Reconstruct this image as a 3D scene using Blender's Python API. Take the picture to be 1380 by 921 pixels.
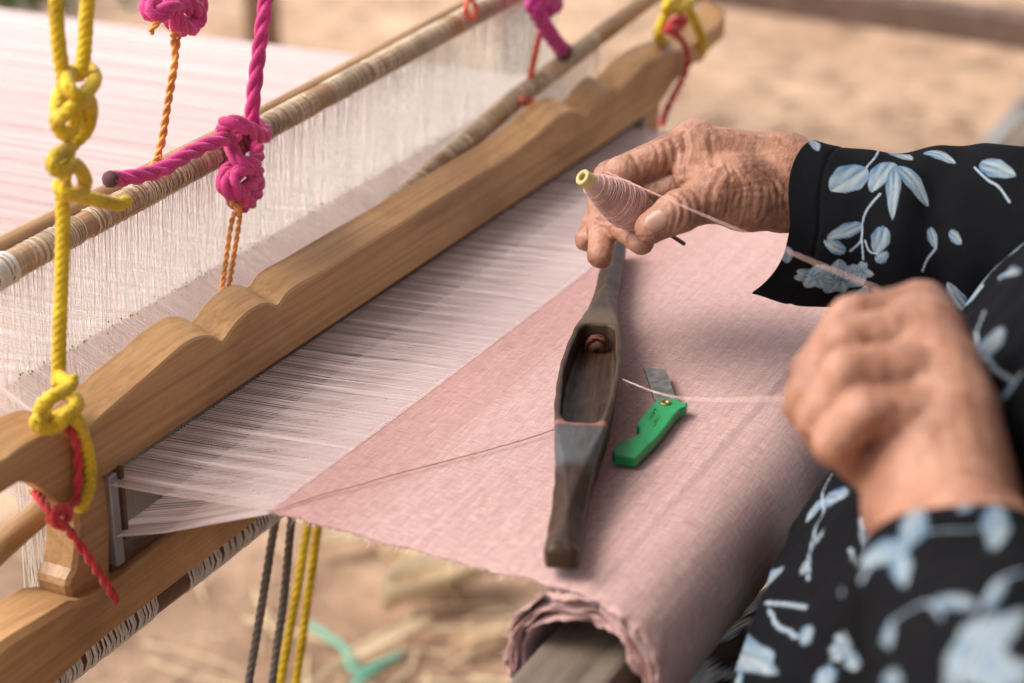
import bpy, bmesh, math, random
import numpy as np
from mathutils import Vector, noise as mnoise
for o in list(bpy.data.objects): bpy.data.objects.remove(o, do_unlink=True)
SC = bpy.context.scene
COL = SC.collection
rnd = random.Random(7)
NR = np.random.RandomState(11)
R = math.radians
# ------------------------------------------------------------------ camera
F = 2638.0; PITCH = R(23.7); AZ = R(26.9)
FW = np.array([math.cos(PITCH)*math.cos(AZ), math.cos(PITCH)*math.sin(AZ), -math.sin(PITCH)])
RT = np.array([math.sin(AZ), -math.cos(AZ), 0.0]); UP = np.cross(RT, FW)
def ray(u, v): return FW + RT*(u-690)/F - UP*(v-460.5)/F
CAM = -ray(365, 690)*0.9
def DP(u, v, z): return CAM + ray(u, v)*z                # photo pixel at a camera depth
def PL(u, v, ax, val):                                   # photo pixel on an axis plane of the loom
    d = ray(u, v); return CAM + d*((val-CAM[ax])/d[ax])
def PROJ(p):
    q = np.asarray(p)-CAM; z = q@FW
    return 690+F*(q@RT)/z, 460.5-F*(q@UP)/z, z
cd = bpy.data.cameras.new('camera'); cam = bpy.data.objects.new('camera', cd); COL.objects.link(cam)
cam.location = CAM; cam.rotation_euler = Vector(FW).to_track_quat('-Z', 'Y').to_euler()
cd.sensor_width = 36; cd.lens = 36*F/1380; cd.clip_start = 0.05; cd.clip_end = 300
cd.dof.use_dof = True; cd.dof.focus_distance = 1.02; cd.dof.aperture_fstop = 5.6
SC.camera = cam
# ------------------------------------------------------------------ light
w = bpy.data.worlds.new('World'); SC.world = w; w.use_nodes = True
nt = w.node_tree; nt.nodes.clear()
SUN_EL, SUN_AZ = R(48), R(112)        # azimuth measured from +X towards +Y: light comes from the warp side
sky = nt.nodes.new('ShaderNodeTexSky'); sky.sky_type = 'NISHITA'; sky.sun_disc = False
sky.sun_elevation = SUN_EL; sky.sun_rotation = R(90)-SUN_AZ; sky.dust_density = 4.0; sky.ozone_density = 1.0
hs = nt.nodes.new('ShaderNodeHueSaturation'); hs.inputs['Saturation'].default_value = 0.30
bg = nt.nodes.new('ShaderNodeBackground'); bg.inputs['Strength'].default_value = 0.135
wo = nt.nodes.new('ShaderNodeOutputWorld')
nt.links.new(sky.outputs[0], hs.inputs['Color']); nt.links.new(hs.outputs[0], bg.inputs[0]); nt.links.new(bg.outputs[0], wo.inputs[0])
sd = bpy.data.lights.new('sun', 'SUN'); sd.energy = 1.35; sd.angle = R(40); sd.color = (1.0, 0.94, 0.86)
sun = bpy.data.objects.new('sun', sd); COL.objects.link(sun); sun.location = (0, 0, 3)
sdir = Vector((math.cos(SUN_EL)*math.cos(SUN_AZ), math.cos(SUN_EL)*math.sin(SUN_AZ), math.sin(SUN_EL)))
sun.rotation_euler = sdir.to_track_quat('Z', 'Y').to_euler()
SC.view_settings.view_transform = 'Standard'; SC.view_settings.look = 'None'
SC.view_settings.exposure = 1.12; SC.view_settings.gamma = 1.0
SC.render.resolution_x = 1024; SC.render.resolution_y = 683
# ------------------------------------------------------------------ helpers
def mesh(name, V, Fc, material=None, parent=None, smooth=True, uv=None, col=None):
    V = np.asarray(V, dtype=np.float32).reshape(-1, 3)
    me = bpy.data.meshes.new(name)
    if isinstance(Fc, np.ndarray):
        n, k = Fc.shape
        me.vertices.add(len(V)); me.vertices.foreach_set('co', V.ravel())
        me.loops.add(n*k); me.loops.foreach_set('vertex_index', Fc.astype(np.int32).ravel())
        me.polygons.add(n); me.polygons.foreach_set('loop_start', (np.arange(n)*k).astype(np.int32))
        me.polygons.foreach_set('loop_total', np.full(n, k, np.int32))
        me.update(calc_edges=True); me.validate()
    else:
        me.from_pydata([tuple(map(float, p)) for p in V], [], Fc); me.update()
    if smooth: me.polygons.foreach_set('use_smooth', np.ones(len(me.polygons), bool))
    if uv is not None:
        l = me.uv_layers.new(name='UVMap'); idx = np.empty(len(me.loops), np.int32)
        me.loops.foreach_get('vertex_index', idx); l.data.foreach_set('uv', np.asarray(uv, np.float32)[idx].ravel())
    if col is not None:
        a = me.attributes.new('print', 'FLOAT_COLOR', 'POINT')
        a.data.foreach_set('color', np.c_[col, np.ones(len(col))].astype(np.float32).ravel())
    o = bpy.data.objects.new(name, me); COL.objects.link(o)
    if material: me.materials.append(material)
    if parent: o.parent = parent
    return o
def empty(name, loc=(0, 0, 0)):
    o = bpy.data.objects.new(name, None); COL.objects.link(o); o.location = loc; return o
def tag(o, label=None, cat=None, group=None, kind=None):
    if label: o['label'] = label
    if cat: o['category'] = cat
    if group: o['group'] = group
    if kind: o['kind'] = kind
    return o
def part(o, parent):
    # parent an object whose mesh is in world coordinates to an Empty, keeping its place
    bpy.context.view_layer.update()
    o.parent = parent; o.matrix_parent_inverse = parent.matrix_world.inverted(); return o
def grid_faces(nu, nv, closed_v=False):
    i = np.arange(nu-1)[:, None]; j = np.arange(nv if closed_v else nv-1)[None, :]
    a = i*nv+j; b = i*nv+(j+1) % nv; c = (i+1)*nv+(j+1) % nv; d = (i+1)*nv+j
    return np.stack([a, b, c, d], -1).reshape(-1, 4)
def catmull(P, n=12, closed=False):
    P = np.asarray(P, float)
    Q = np.vstack([2*P[0]-P[1], P, 2*P[-1]-P[-2]]); out = []
    t = np.linspace(0, 1, n, endpoint=False)[:, None]
    for i in range(1, len(Q)-2):
        a, b, c, d = Q[i-1], Q[i], Q[i+1], Q[i+2]
        out.append(0.5*((2*b)+(c-a)*t+(2*a-5*b+4*c-d)*t*t+(3*b-a-3*c+d)*t**3))
    out.append(P[-1:]); return np.vstack(out)
def resample(P, step):
    P = np.asarray(P); d = np.r_[0, np.cumsum(np.linalg.norm(np.diff(P, axis=0), axis=1))]
    n = max(3, int(d[-1]/step)+1); s = np.linspace(0, d[-1], n)
    return np.stack([np.interp(s, d, P[:, k]) for k in range(3)], 1), s
def frames(P):
    T = np.gradient(P, axis=0); T /= np.linalg.norm(T, axis=1)[:, None]+1e-12
    N = np.zeros_like(T); ref = np.array([0, 0, 1.0]) if abs(T[0, 2]) < 0.9 else np.array([1.0, 0, 0])
    n = np.cross(T[0], ref); n /= np.linalg.norm(n); N[0] = n
    for i in range(1, len(P)):
        n = n-T[i]*(n@T[i]); n /= np.linalg.norm(n)+1e-12; N[i] = n
    return T, N, np.cross(T, N)
def tube_arrays(P, r, segs=8, caps=True):
    P = np.asarray(P, float); T, N, B = frames(P); k = len(P)
    r = np.broadcast_to(np.asarray(r, float), (k,))
    a = np.linspace(0, 2*np.pi, segs, endpoint=False)
    V = P[:, None, :]+r[:, None, None]*(np.cos(a)[None, :, None]*N[:, None, :]+np.sin(a)[None, :, None]*B[:, None, :])
    V = V.reshape(-1, 3); Fq = grid_faces(k, segs, True)[:, ::-1]
    fl = [tuple(f) for f in Fq]
    if caps: fl += [tuple(range(segs)), tuple(range((k-1)*segs+segs-1, (k-1)*segs-1, -1))]
    return V, fl
class MB:
    def __init__(s): s.V = []; s.F = []; s.n = 0
    def add(s, V, Fc):
        s.V.append(np.asarray(V, float)); s.F += [tuple(int(i)+s.n for i in f) for f in Fc]; s.n += len(V)
    def tube(s, P, r, segs=8, caps=True): s.add(*tube_arrays(P, r, segs, caps))
    def box(s, lo, hi):
        x0, y0, z0 = lo; x1, y1, z1 = hi
        s.add([(x0, y0, z0), (x1, y0, z0), (x1, y1, z0), (x0, y1, z0), (x0, y0, z1), (x1, y0, z1), (x1, y1, z1), (x0, y1, z1)],
              [(0, 3, 2, 1), (4, 5, 6, 7), (0, 1, 5, 4), (1, 2, 6, 5), (2, 3, 7, 6), (3, 0, 4, 7)])
    def build(s, name, material, parent=None, smooth=True, bevel=0):
        o = mesh(name, np.vstack(s.V), s.F, material, None, smooth)
        if bevel:
            b = o.modifiers.new('bevel', 'BEVEL'); b.width = bevel; b.segments = 2; b.limit_method = 'ANGLE'
            for p in o.data.polygons: p.use_smooth = False
        if parent: part(o, parent)
        return o
def threads_mesh(name, paths, r, material, parent=None, sides=3):
    # many thin strands at once: paths (N,K,3)
    P = np.asarray(paths, float); N, K, _ = P.shape
    T = np.gradient(P, axis=1); T /= np.linalg.norm(T, axis=2, keepdims=True)+1e-12
    ref = np.where(np.abs(T[..., 2:3]) < 0.8, np.array([0, 0, 1.0]), np.array([1.0, 0, 0]))
    A = np.cross(T, ref); A /= np.linalg.norm(A, axis=2, keepdims=True)+1e-12; B = np.cross(T, A)
    rr = np.asarray(r, float)[..., None] if np.ndim(r) == 2 else r
    V = np.stack([P+rr*(math.cos(2*math.pi*k/sides)*A+math.sin(2*math.pi*k/sides)*B) for k in range(sides)], 2).reshape(-1, 3)
    f = grid_faces(K, sides, True)
    Fq = (f[None]+(np.arange(N)*K*sides)[:, None, None]).reshape(-1, 4)
    o = mesh(name, V, Fq, material)
    if parent: part(o, parent)
    return o
def vnoise(P, scale, seed=0, octaves=3):
    # smooth pseudo noise: sum of random plane waves
    rs = np.random.RandomState(seed); out = np.zeros(len(P)); amp = 1.0; tot = 0
    for o in range(octaves):
        for k in range(5):
            d = rs.normal(size=P.shape[1]); d /= np.linalg.norm(d)
            out += amp*np.sin(P@(d*scale*(2**o)*2*np.pi*rs.uniform(.6, 1.4))+rs.uniform(0, 6.28)); tot += amp*0.7
        amp *= 0.5
    return out/tot*1.6
# ------------------------------------------------------------------ materials
def mat(name, color, rough=0.6, spec=0.4, metallic=0.0, sss=0.0, sssr=(1, .35, .2), sheen=0.0):
    m = bpy.data.materials.new(name); m.use_nodes = True
    b = m.node_tree.nodes['Principled BSDF']
    b.inputs['Base Color'].default_value = (*color, 1); b.inputs['Roughness'].default_value = rough
    b.inputs['Specular IOR Level'].default_value = spec; b.inputs['Metallic'].default_value = metallic
    if sss: b.inputs['Subsurface Weight'].default_value = sss; b.inputs['Subsurface Radius'].default_value = sssr; b.inputs['Subsurface Scale'].default_value = 0.004
    if sheen: b.inputs['Sheen Weight'].default_value = sheen; b.inputs['Sheen Roughness'].default_value = 0.5
    return m
class NG:
    # small node-building aid
    def __init__(s, m): s.t = m.node_tree; s.b = s.t.nodes['Principled BSDF']
    def n(s, typ, **kw):
        o = s.t.nodes.new(typ)
        for k, v in kw.items():
            if k in o.inputs: o.inputs[k].default_value = v
            else: setattr(o, k, v)
        return o
    def l(s, a, b): s.t.links.new(a, b)
    def coords(s, kind='Object', scale=(1, 1, 1), rot=(0, 0, 0)):
        c = s.n('ShaderNodeTexCoord'); mp = s.n('ShaderNodeMapping'); mp.inputs['Scale'].default_value = scale; mp.inputs['Rotation'].default_value = rot
        s.l(c.outputs[kind], mp.inputs[0]); return mp.outputs[0]
    def noise(s, vec, scale, detail=4, rough=0.55, dist=0.0):
        o = s.n('ShaderNodeTexNoise'); o.inputs['Scale'].default_value = scale; o.inputs['Detail'].default_value = detail
        o.inputs['Roughness'].default_value = rough; o.inputs['Distortion'].default_value = dist; s.l(vec, o.inputs['Vector']); return o.outputs['Fac']
    def ramp(s, fac, stops):
        o = s.n('ShaderNodeValToRGB'); e = o.color_ramp.elements
        while len(e) < len(stops): e.new(0.5)
        for i, (p, c) in enumerate(stops): e[i].position = p; e[i].color = (*c, 1)
        s.l(fac, o.inputs[0]); return o.outputs[0]
    def mix(s, fac, a, b, mode='MIX'):
        o = s.n('ShaderNodeMix', data_type='RGBA', blend_type=mode)
        for sock, val in ((o.inputs[0], fac), (o.inputs[6], a), (o.inputs[7], b)):
            if hasattr(val, 'links'): s.l(val, sock)
            elif isinstance(val, tuple): sock.default_value = (*val, 1)
            else: sock.default_value = val
        return o.outputs[2]
    def math(s, op, a, b=0.0):
        o = s.n('ShaderNodeMath', operation=op)
        for sock, val in zip(o.inputs, (a, b)):
            if hasattr(val, 'links'): s.l(val, sock)
            else: sock.default_value = val
        return o.outputs[0]
    def bump(s, h, strength, dist=0.001, prev=None):
        o = s.n('ShaderNodeBump'); o.inputs['Strength'].default_value = strength; o.inputs['Distance'].default_value = dist
        s.l(h, o.inputs['Height'])
        if prev: s.l(prev, o.inputs['Normal'])
        return o.outputs[0]
    def base(s, c): s.l(c, s.b.inputs['Base Color'])
    def normal(s, c): s.l(c, s.b.inputs['Normal'])
    def rough(s, c): s.l(c, s.b.inputs['Roughness'])
def wood(name, dark, light, rough=0.5, grain=(2.5, 60, 60), spec=0.4, wear=0.0):
    m = mat(name, light, rough, spec); g = NG(m)
    v = g.coords('Object', grain); n1 = g.noise(v, 1.0, 6, 0.6, 1.2)
    v2 = g.coords('Object', (grain[0]*3, grain[1]*7, grain[2]*7)); n2 = g.noise(v2, 1.0, 3, 0.6)
    v3 = g.coords('Object', (6, 6, 6)); n3 = g.noise(v3, 1.0, 3)
    c = g.ramp(n1, [(0.28, dark), (0.62, light)])
    c = g.mix(0.5, c, g.ramp(n2, [(0.3, dark), (0.6, light)]))
    c = g.mix(0.5, c, g.ramp(n3, [(0.3, (0.50, 0.46, 0.42)), (0.65, (1.12, 1.08, 1.04))]), 'MULTIPLY')
    n4 = g.noise(g.coords('Object', (5, 11, 11)), 1.6, 7, .68, .8); c = g.mix(.55, c, g.ramp(n4, [(.36, (.60, .53, .47)), (.50, (1, 1, 1)), (.7, (1.05, 1.05, 1.05))]), 'MULTIPLY')
    n5 = g.noise(g.coords('Object', (18, 40, 40)), 1.5, 3)
    g.base(c); g.normal(g.bump(n2, 0.3, 0.0006, g.bump(n1, 0.2, 0.001, g.bump(n5, .35, .002))))
    g.rough(g.math('ADD', g.math('MULTIPLY', n3, 0.3), rough-0.15)); return m
M = {}
M['beater'] = wood('beater_wood', (0.30, 0.140, 0.050), (0.55, 0.325, 0.145), 0.5)
M['cane'] = wood('cane', (0.22, 0.11, 0.045), (0.47, 0.29, 0.14), 0.42, (4, 40, 40))
M['darkrod'] = wood('dark_rod', (0.07, 0.03, 0.02), (0.17, 0.085, 0.05), 0.45)
M['greywood'] = wood('weathered_wood', (0.09, 0.07, 0.055), (0.22, 0.175, 0.135), 0.7)
M['midwood'] = wood('mid_timber', (0.16, 0.10, 0.06), (0.30, 0.20, 0.125), 0.7, (20, 20, 2))
M['brownwood'] = wood('brown_timber', (0.07, 0.04, 0.028), (0.15, 0.09, 0.065), 0.7, (2, 20, 20))
def fibre(name, color, var=0.25, rough=0.7, sc=900, sheen=0.15):
    m = mat(name, color, rough, 0.3, sheen=sheen); g = NG(m)
    n = g.noise(g.coords('Object', (1, 1, 1)), sc, 3); n2 = g.noise(g.coords('Object', (1, 1, 1)), 60, 3)
    c = g.mix(1.0, g.ramp(n, [(0.3, tuple(x*(1-var) for x in color)), (0.7, tuple(min(1, x*(1+var)) for x in color))]),
              g.ramp(n2, [(0.3, (0.66, 0.63, 0.60)), (0.65, (1.08, 1.08, 1.08))]), 'MULTIPLY')
    g.base(c); g.normal(g.bump(n, 0.4, 0.0005)); return m
M['yellow'] = fibre('yellow_rope', (0.68, 0.46, 0.015))
M['pink'] = fibre('pink_rope', (0.62, 0.045, 0.22))
M['magenta'] = fibre('magenta_rope', (0.50, 0.03, 0.22))
M['orange'] = fibre('orange_cord', (0.84, 0.34, 0.085))
M['redorange'] = fibre('red_orange_cord', (0.70, 0.12, 0.06))
M['red'] = fibre('red_cord', (0.52, 0.03, 0.035))
M['greyrope'] = fibre('grey_rope', (0.16, 0.13, 0.11))
M['char'] = fibre('charred_end', (0.10, 0.03, 0.035))
def silk(name, color, var, tr):
    # fine thread lets light through: diffuse plus translucent
    m = mat(name, color, .6, .2); g = NG(m); g.base(g.ramp(g.noise(g.coords('Object', (500, 6, 6)), 1, 2), [(.3, tuple(x*(1-var) for x in color)), (.7, tuple(min(1, x*(1+var)) for x in color))]))
    t = m.node_tree; b = t.nodes['Principled BSDF']; out = t.nodes['Material Output']
    tl = t.nodes.new('ShaderNodeBsdfTranslucent'); mx = t.nodes.new('ShaderNodeMixShader'); mx.inputs[0].default_value = tr
    t.links.new(b.inputs['Base Color'].links[0].from_socket, tl.inputs[0]); t.links.new(b.outputs[0], mx.inputs[1]); t.links.new(tl.outputs[0], mx.inputs[2]); t.links.new(mx.outputs[0], out.inputs[0]); return m
M['whitethread'] = silk('white_thread', (0.93, 0.91, 0.86), 0.06, .5)
M['warp'] = silk('warp_thread', (0.95, 0.875, 0.87), 0.05, .45)
g = NG(M['warp']); sn_ = g.noise(g.coords('Object', (260, .6, .6)), 1, 3, .6); old = g.b.inputs['Base Color'].links[0].from_socket
new = g.mix(1.0, old, g.ramp(sn_, [(.32, (.90, .80, .79)), (.62, (1.0, 1.0, 1.0))]), 'MULTIPLY')
for l_ in list(old.links):
    if l_.to_node.type in ('BSDF_PRINCIPLED', 'BSDF_TRANSLUCENT'): g.l(new, l_.to_socket)
M['yarn'] = fibre('pink_yarn', (0.60, 0.36, 0.31), 0.2, 0.75, 1400)
M['yarn2'] = fibre('pale_yarn', (0.72, 0.52, 0.48), 0.15, 0.75, 1400)
M['brownyarn'] = fibre('brown_yarn', (0.38, 0.14, 0.075))
M['knot'] = fibre('heddle_knot', (0.44, 0.30, 0.23))
# ------------------------------------------------------------------ setting
GZ = -0.78
def ground_mat():
    m = mat('sandy_soil', (0.5, 0.36, 0.25), 0.95, 0.15); g = NG(m); v = g.coords('Object')
    a = g.noise(v, 1.6, 5, 0.6); b = g.noise(v, 9, 6, 0.65); c = g.noise(v, 120, 3)
    col = g.ramp(a, [(0.3, (0.37, 0.235, 0.155)), (0.55, (0.505, 0.345, 0.240)), (0.75, (0.59, 0.425, 0.31))])
    col = g.mix(0.9, col, g.ramp(b, [(0.3, (0.46, 0.42, 0.38)), (0.55, (1.02, 1.0, 0.98)), (0.8, (1.15, 1.13, 1.1))]), 'MULTIPLY')
    col = g.mix(0.4, col, g.ramp(c, [(0.3, (0.6, 0.57, 0.53)), (0.7, (1.2, 1.2, 1.2))]), 'MULTIPLY')
    g.base(col); g.normal(g.bump(c, 0.5, 0.006, g.bump(b, 0.8, 0.03))); return m
n = 160; xs = np.sinh(np.linspace(-3.2, 3.2, n))*3.3+1.2
X, Y = np.meshgrid(xs, xs-0.6, indexing='ij'); Pg = np.c_[X.ravel(), Y.ravel()]
Z = GZ-0.012+0.010*vnoise(Pg, 0.9, 3, 3)
ground = mesh('ground', np.c_[Pg, Z], grid_faces(n, n), ground_mat())
tag(ground, 'trampled sandy brown soil under and around the loom', 'ground', kind='structure')
# straw and crumbs littering the soil
def litter(name, cnt, cen, spread, ln, wd, material, seed, label):
    rs = np.random.RandomState(seed); mb = MB()
    for i in range(cnt):
        c = np.array([cen[0]+rs.normal()*spread[0], cen[1]+rs.normal()*spread[1], GZ+0.004]); a = rs.uniform(0, 6.28); L = ln*rs.uniform(.4, 1.5)
        d = np.array([math.cos(a), math.sin(a), rs.uniform(-.12, .12)]); s = np.array([-d[1], d[0], 0])*rs.uniform(-.2, .2)
        mb.tube(catmull([c-d*L/2, c+s*L*.4, c+d*L/2], 4), wd*rs.uniform(.5, 1.3), 4)
    return tag(mb.build(name, material), label, 'straw', kind='stuff')
M['straw'] = mat('straw', (0.74, 0.58, 0.36), 0.7); M['debris'] = mat('dark_debris', (0.16, 0.10, 0.065), 0.9)
litter('straw_litter', 130, (1.12, 0.55), (0.30, 0.25), 0.09, 0.0022, M['straw'], 5, 'dry straw bits strewn over the soil below the cloth')
litter('twig_litter', 260, (2.4, 0.9), (0.9, 0.6), 0.05, 0.003, M['debris'], 6, 'dark twigs and crumbs scattered over the open soil')
def leaf(name, u, v, L, W, ang, curl, col, label, group=None):
    c = PL(u, v, 2, GZ+0.01); nu, nv = 14, 7; V = []
    for i in range(nu):
        t = i/(nu-1); ww = W*math.sin(math.pi*min(1, t*0.92+0.06))**0.7
        for j in range(nv):
            s = j/(nv-1)*2-1
            x = (t-.5)*L; y = s*ww*.5; z = curl*abs(s)**2*W*.6+0.03*math.sin(t*3.1+.4)*L+0.004
            V.append((c[0]+x*math.cos(ang)-y*math.sin(ang), c[1]+x*math.sin(ang)+y*math.cos(ang), GZ+max(0.002, z)))
    o = mesh(name, V, grid_faces(nu, nv), M[col]); sm = o.modifiers.new('solid', 'SOLIDIFY'); sm.thickness = 0.002
    return tag(o, label, name.split('_')[-1], group)
M['husk'] = wood('husk', (0.36, 0.22, 0.12), (0.66, 0.49, 0.30), 0.8, (20, 60, 60))
M['palehusk'] = wood('pale_husk', (0.50, 0.37, 0.22), (0.76, 0.62, 0.42), 0.8, (20, 60, 60))
leaf('dry_leaf', 600, 790, 0.17, 0.07, R(150), 0.9, 'palehusk', 'large curled pale leaf lying under the edge of the cloth')
leaf('dry_leaf', 565, 775, 0.14, 0.05, R(70), 0.7, 'husk', 'browner dry leaf crossing the large curled pale leaf')
leaf('dry_leaf', 510, 870, 0.16, 0.025, R(160), 0.5, 'palehusk', 'narrow pale strip of leaf beside the green plastic string')
leaf('dry_leaf', 470, 725, 0.10, 0.03, R(140), 0.5, 'palehusk', 'small pale leaf on soil behind the yellow treadle ropes')
leaf('dry_leaf', 715, 742, 0.08, 0.03, R(20), 0.5, 'husk', 'small brown leaf on soil close to the cloth roll end')
leaf('dry_leaf', 670, 850, 0.12, 0.03, R(-30), 0.4, 'husk', 'flat brown leaf strip on soil left of the cloth beam')
M['mint'] = mat('mint_plastic', (0.17, 0.48, 0.34), 0.45)
gp = [PL(u, v, 2, GZ+z) for u, v, z in ((420, 842, .015), (448, 862, .012), (470, 880, .010), (478, 905, .01), (500, 898, .012), (540, 882, .02), (520, 893, .012), (485, 915, .01), (470, 935, .01))]
mb = MB(); P_, _ = resample(catmull(gp, 8), 0.006); T_, N_, B_ = frames(P_)
for off in (-.003, .003): mb.tube(P_+np.array([0, 0, 1])*off*0.6+N_*off, 0.0030, 6)
tag(mb.build('plastic_string', M['mint']), 'mint green plastic string lying tangled on the soil', 'string')
# far timber, grey slab, weeds
far = empty('timber_rail', PL(1180, 40, 2, -0.5)); far.location.z = GZ
a0, a1 = PL(960, 9, 2, -0.5), PL(1400, 72, 2, -0.5); dd = (a1-a0)/np.linalg.norm(a1-a0); nn = np.array([-dd[1], dd[0], 0])
if nn[0] < 0: nn = -nn
def beam_along(a, b, depthv, h, material, name, parent, bev=0.006):
    mb = MB(); dv = np.asarray(depthv)
    V = [a, b, b+dv, a+dv]; V = V+[p+np.array([0, 0, h]) for p in V]
    mb.add(V, [(0, 3, 2, 1), (4, 5, 6, 7), (0, 1, 5, 4), (1, 2, 6, 5), (2, 3, 7, 6), (3, 0, 4, 7)])
    o = mb.build(name, material, parent, False, bev); bm = bmesh.new(); bm.from_mesh(o.data); bmesh.ops.recalc_face_normals(bm, faces=bm.faces); bm.to_mesh(o.data); bm.free(); return o
beam_along(a0-dd*0.6, a1+dd*1.3, nn*0.07, 0.060, M['brownwood'], 'rail', far)
for q in (a0-dd*0.5, a1+dd*1.2):
    beam_along(np.array([q[0], q[1], GZ-.02])+nn*.01, np.array([q[0], q[1], GZ-.02])+nn*.01+dd*.07, nn*0.05, -0.5-GZ+0.025, M['brownwood'], 'post', far)
tag(far, 'dark brown timber rail standing behind the weaver on sandy ground', 'rail')
M['concrete'] = mat('grey_concrete', (0.30, 0.29, 0.28), 0.9, 0.2); g = NG(M['concrete']); v = g.coords('Object')
g.base(g.ramp(g.noise(v, 7, 6), [(0.3, (0.15, 0.145, 0.14)), (0.7, (0.24, 0.235, 0.23))])); g.normal(g.bump(g.noise(v, 90, 3), .3, .003))
s0 = PL(1306, 203, 2, -0.62)
tag(beam_along(np.array([s0[0]-.5, s0[1]-0.75, GZ-.03]), np.array([s0[0]+1.6, s0[1]-0.75, GZ-.03]), np.array([0, .75, 0]), -0.62-GZ+.03, M['concrete'], 'concrete_slab', None, 0.01),
    'low grey concrete slab on the ground beyond the weaver', 'slab')
M['weed'] = mat('weed_green', (0.055, 0.10, 0.03), 0.6)
mb = MB(); c = PL(10, 2, 2, GZ)
for i in range(90):
    a = rnd.uniform(0, 6.28); rr = rnd.uniform(0, .35); h = rnd.uniform(.1, .26); p = c+np.array([rr*math.cos(a), rr*math.sin(a), 0]); b = rnd.uniform(0, 6.28)
    q = p+np.array([math.cos(b)*.08, math.sin(b)*.08, h]); s = np.array([-math.sin(b), math.cos(b), 0])*.012
    m_ = (p+q)/2+np.array([0, 0, h*.15]); mb.add([p-s, p+s, m_+s*1.3, q, m_-s*1.3], [(0, 1, 2, 4), (4, 2, 3)])
tag(mb.build('weed_clump', M['weed']), 'clump of green weeds on the soil beyond the warp threads', 'weeds', kind='stuff')
M['thatch'] = wood('thatch', (0.10, 0.065, 0.035), (0.26, 0.18, 0.10), .9, (60, 3, 60))
ro = empty('added_shade_roof', (.3, -1.6, 1.75))  # unseen roof, added to cut the light from above and behind the weaver
for k in range(9):
    y1 = -.35-k*.36; z1 = 1.62+k*.10
    mb = MB(); mb.add([(-2.2, y1, z1), (2.6, y1, z1), (2.6, y1-.42, z1+.13), (-2.2, y1-.42, z1+.13), (-2.2, y1, z1+.04), (2.6, y1, z1+.04), (2.6, y1-.42, z1+.17), (-2.2, y1-.42, z1+.17)], [(0, 3, 2, 1), (4, 5, 6, 7), (0, 1, 5, 4), (1, 2, 6, 5), (2, 3, 7, 6), (3, 0, 4, 7)]); mb.build('shade_roof_panel', M['thatch'], ro, False)
for x_, y_ in ((-2.1, -.5), (2.5, -.5), (-2.1, -3.4), (2.5, -3.4)): mb = MB(); mb.tube([(x_, y_, GZ-.03), (x_, y_, 1.64 if y_ > -1 else 2.44)], .05, 10); mb.build('shade_roof_post', M['brownwood'], ro)
tag(ro, 'unseen thatched roof added to shade the weaver and cloth roll', 'roof')
# ------------------------------------------------------------------ loom frame (mostly out of view)
lf = empty('loom_frame', (0.3, 0.2, GZ))
def post(lo, hi, m='beater', name='post', bev=.004): mb = MB(); mb.box(lo, hi); return mb.build(name, M[m], lf, False, bev)
for px, py in ((.86, 1.25), (-.26, 1.25), (.86, -.74), (-.26, -.74)): post((px-.02, py-.02, GZ-.02), (px+.02, py+.02, 1.06), 'greywood' if px < 0 else 'beater')
for px in (.86, -.26): post((px-.018, -.80, 1.005), (px+.018, 1.30, 1.06-.002), 'greywood', 'top_rail')
for py in (.098, .138, .178): mb = MB(); mb.tube([(-.34, py, 1.073), (.88, py, 1.073)], .0145, 14); mb.build('overhead_bar', M['cane'], lf)
for px in (-.26, .95): post((px-.03, -.185, GZ-.02), (px+.03, -.135, -.0665), 'greywood', 'beam_support')
for px in (-.1, .75): post((px-.025, 1.28, GZ-.02), (px+.025, 1.34, -.020), 'greywood', 'beam_support')
mb = MB(); mb.tube([(-.2, 1.31, -.0), (.85, 1.31, -.0)], .021, 16); mb.build('warp_beam', M['greywood'], lf)
tag(lf, 'wooden loom frame carrying the beams and overhead bars', 'loom frame')
bp = PL(357, 95, 2, GZ); mb = MB(); mb.tube([bp+np.array([0, 0, -.05]), bp+np.array([.01, .01, .8]), bp+np.array([0, .02, 2.2])], [.040, .038, .036], 10)
tag(mb.build('wooden_post', M['midwood']), 'slim wooden post standing on the soil behind the warp', 'post')
# ------------------------------------------------------------------ warp, reed, beater
YB = 0.09; W0, W1 = 0.0, 0.625
NT = 600
def warp_layer(upper, seed):
    rs = np.random.RandomState(seed); xs = np.linspace(W0, W1, NT)+rs.normal(size=NT)*0.00013
    clump = 0.0008*np.sin(xs*2*np.pi/0.0125+rs.uniform(0, 6))+0.0007*np.sin(xs*2*np.pi/0.031+rs.uniform(0, 6))+.00016*np.where(np.arange(NT) % 2, 1, -1)
    zr = -0.0062 if upper else -0.037
    ys = [-0.0025, 0.03, 0.06, YB+.009, 0.125, 0.16, 0.19, 0.45, 0.8, 1.31]
    zs = [0.0006 if upper else -0.0006, None, None, zr, 0.010 if upper else -0.040, 0.026 if upper else -0.022, .022 if upper else -.015, 0.018 if upper else 0.004, 0.016 if upper else 0.008, 0.0218]
    zs[1] = zs[0]*2/3+zr/3; zs[2] = zs[0]/3+zr*2/3
    cl = [.1, .4, .75, 1, 1, 1, 1, 1, 1, 1]
    spread = [1.0, 1.004, 1.010, 1.014, 1.014, 1.014, 1.014, 1.01, 1.01, 1.0]
    P = np.zeros((NT, len(ys), 3))
    for k in range(len(ys)):
        P[:, k, 0] = (xs-.31)*spread[k]+.31+clump*cl[k]; P[:, k, 1] = ys[k]
        P[:, k, 2] = zs[k]+rs.normal(size=NT)*(0.00010 if 0 < k < 9 else 0.00005)
    if True:  # the fell is not quite straight
        P[:, 0, 1] -= 0.004*np.sin(xs/W1*math.pi)-0.002
    return P
wa = np.concatenate([warp_layer(True, 1), warp_layer(False, 2)])
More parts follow.
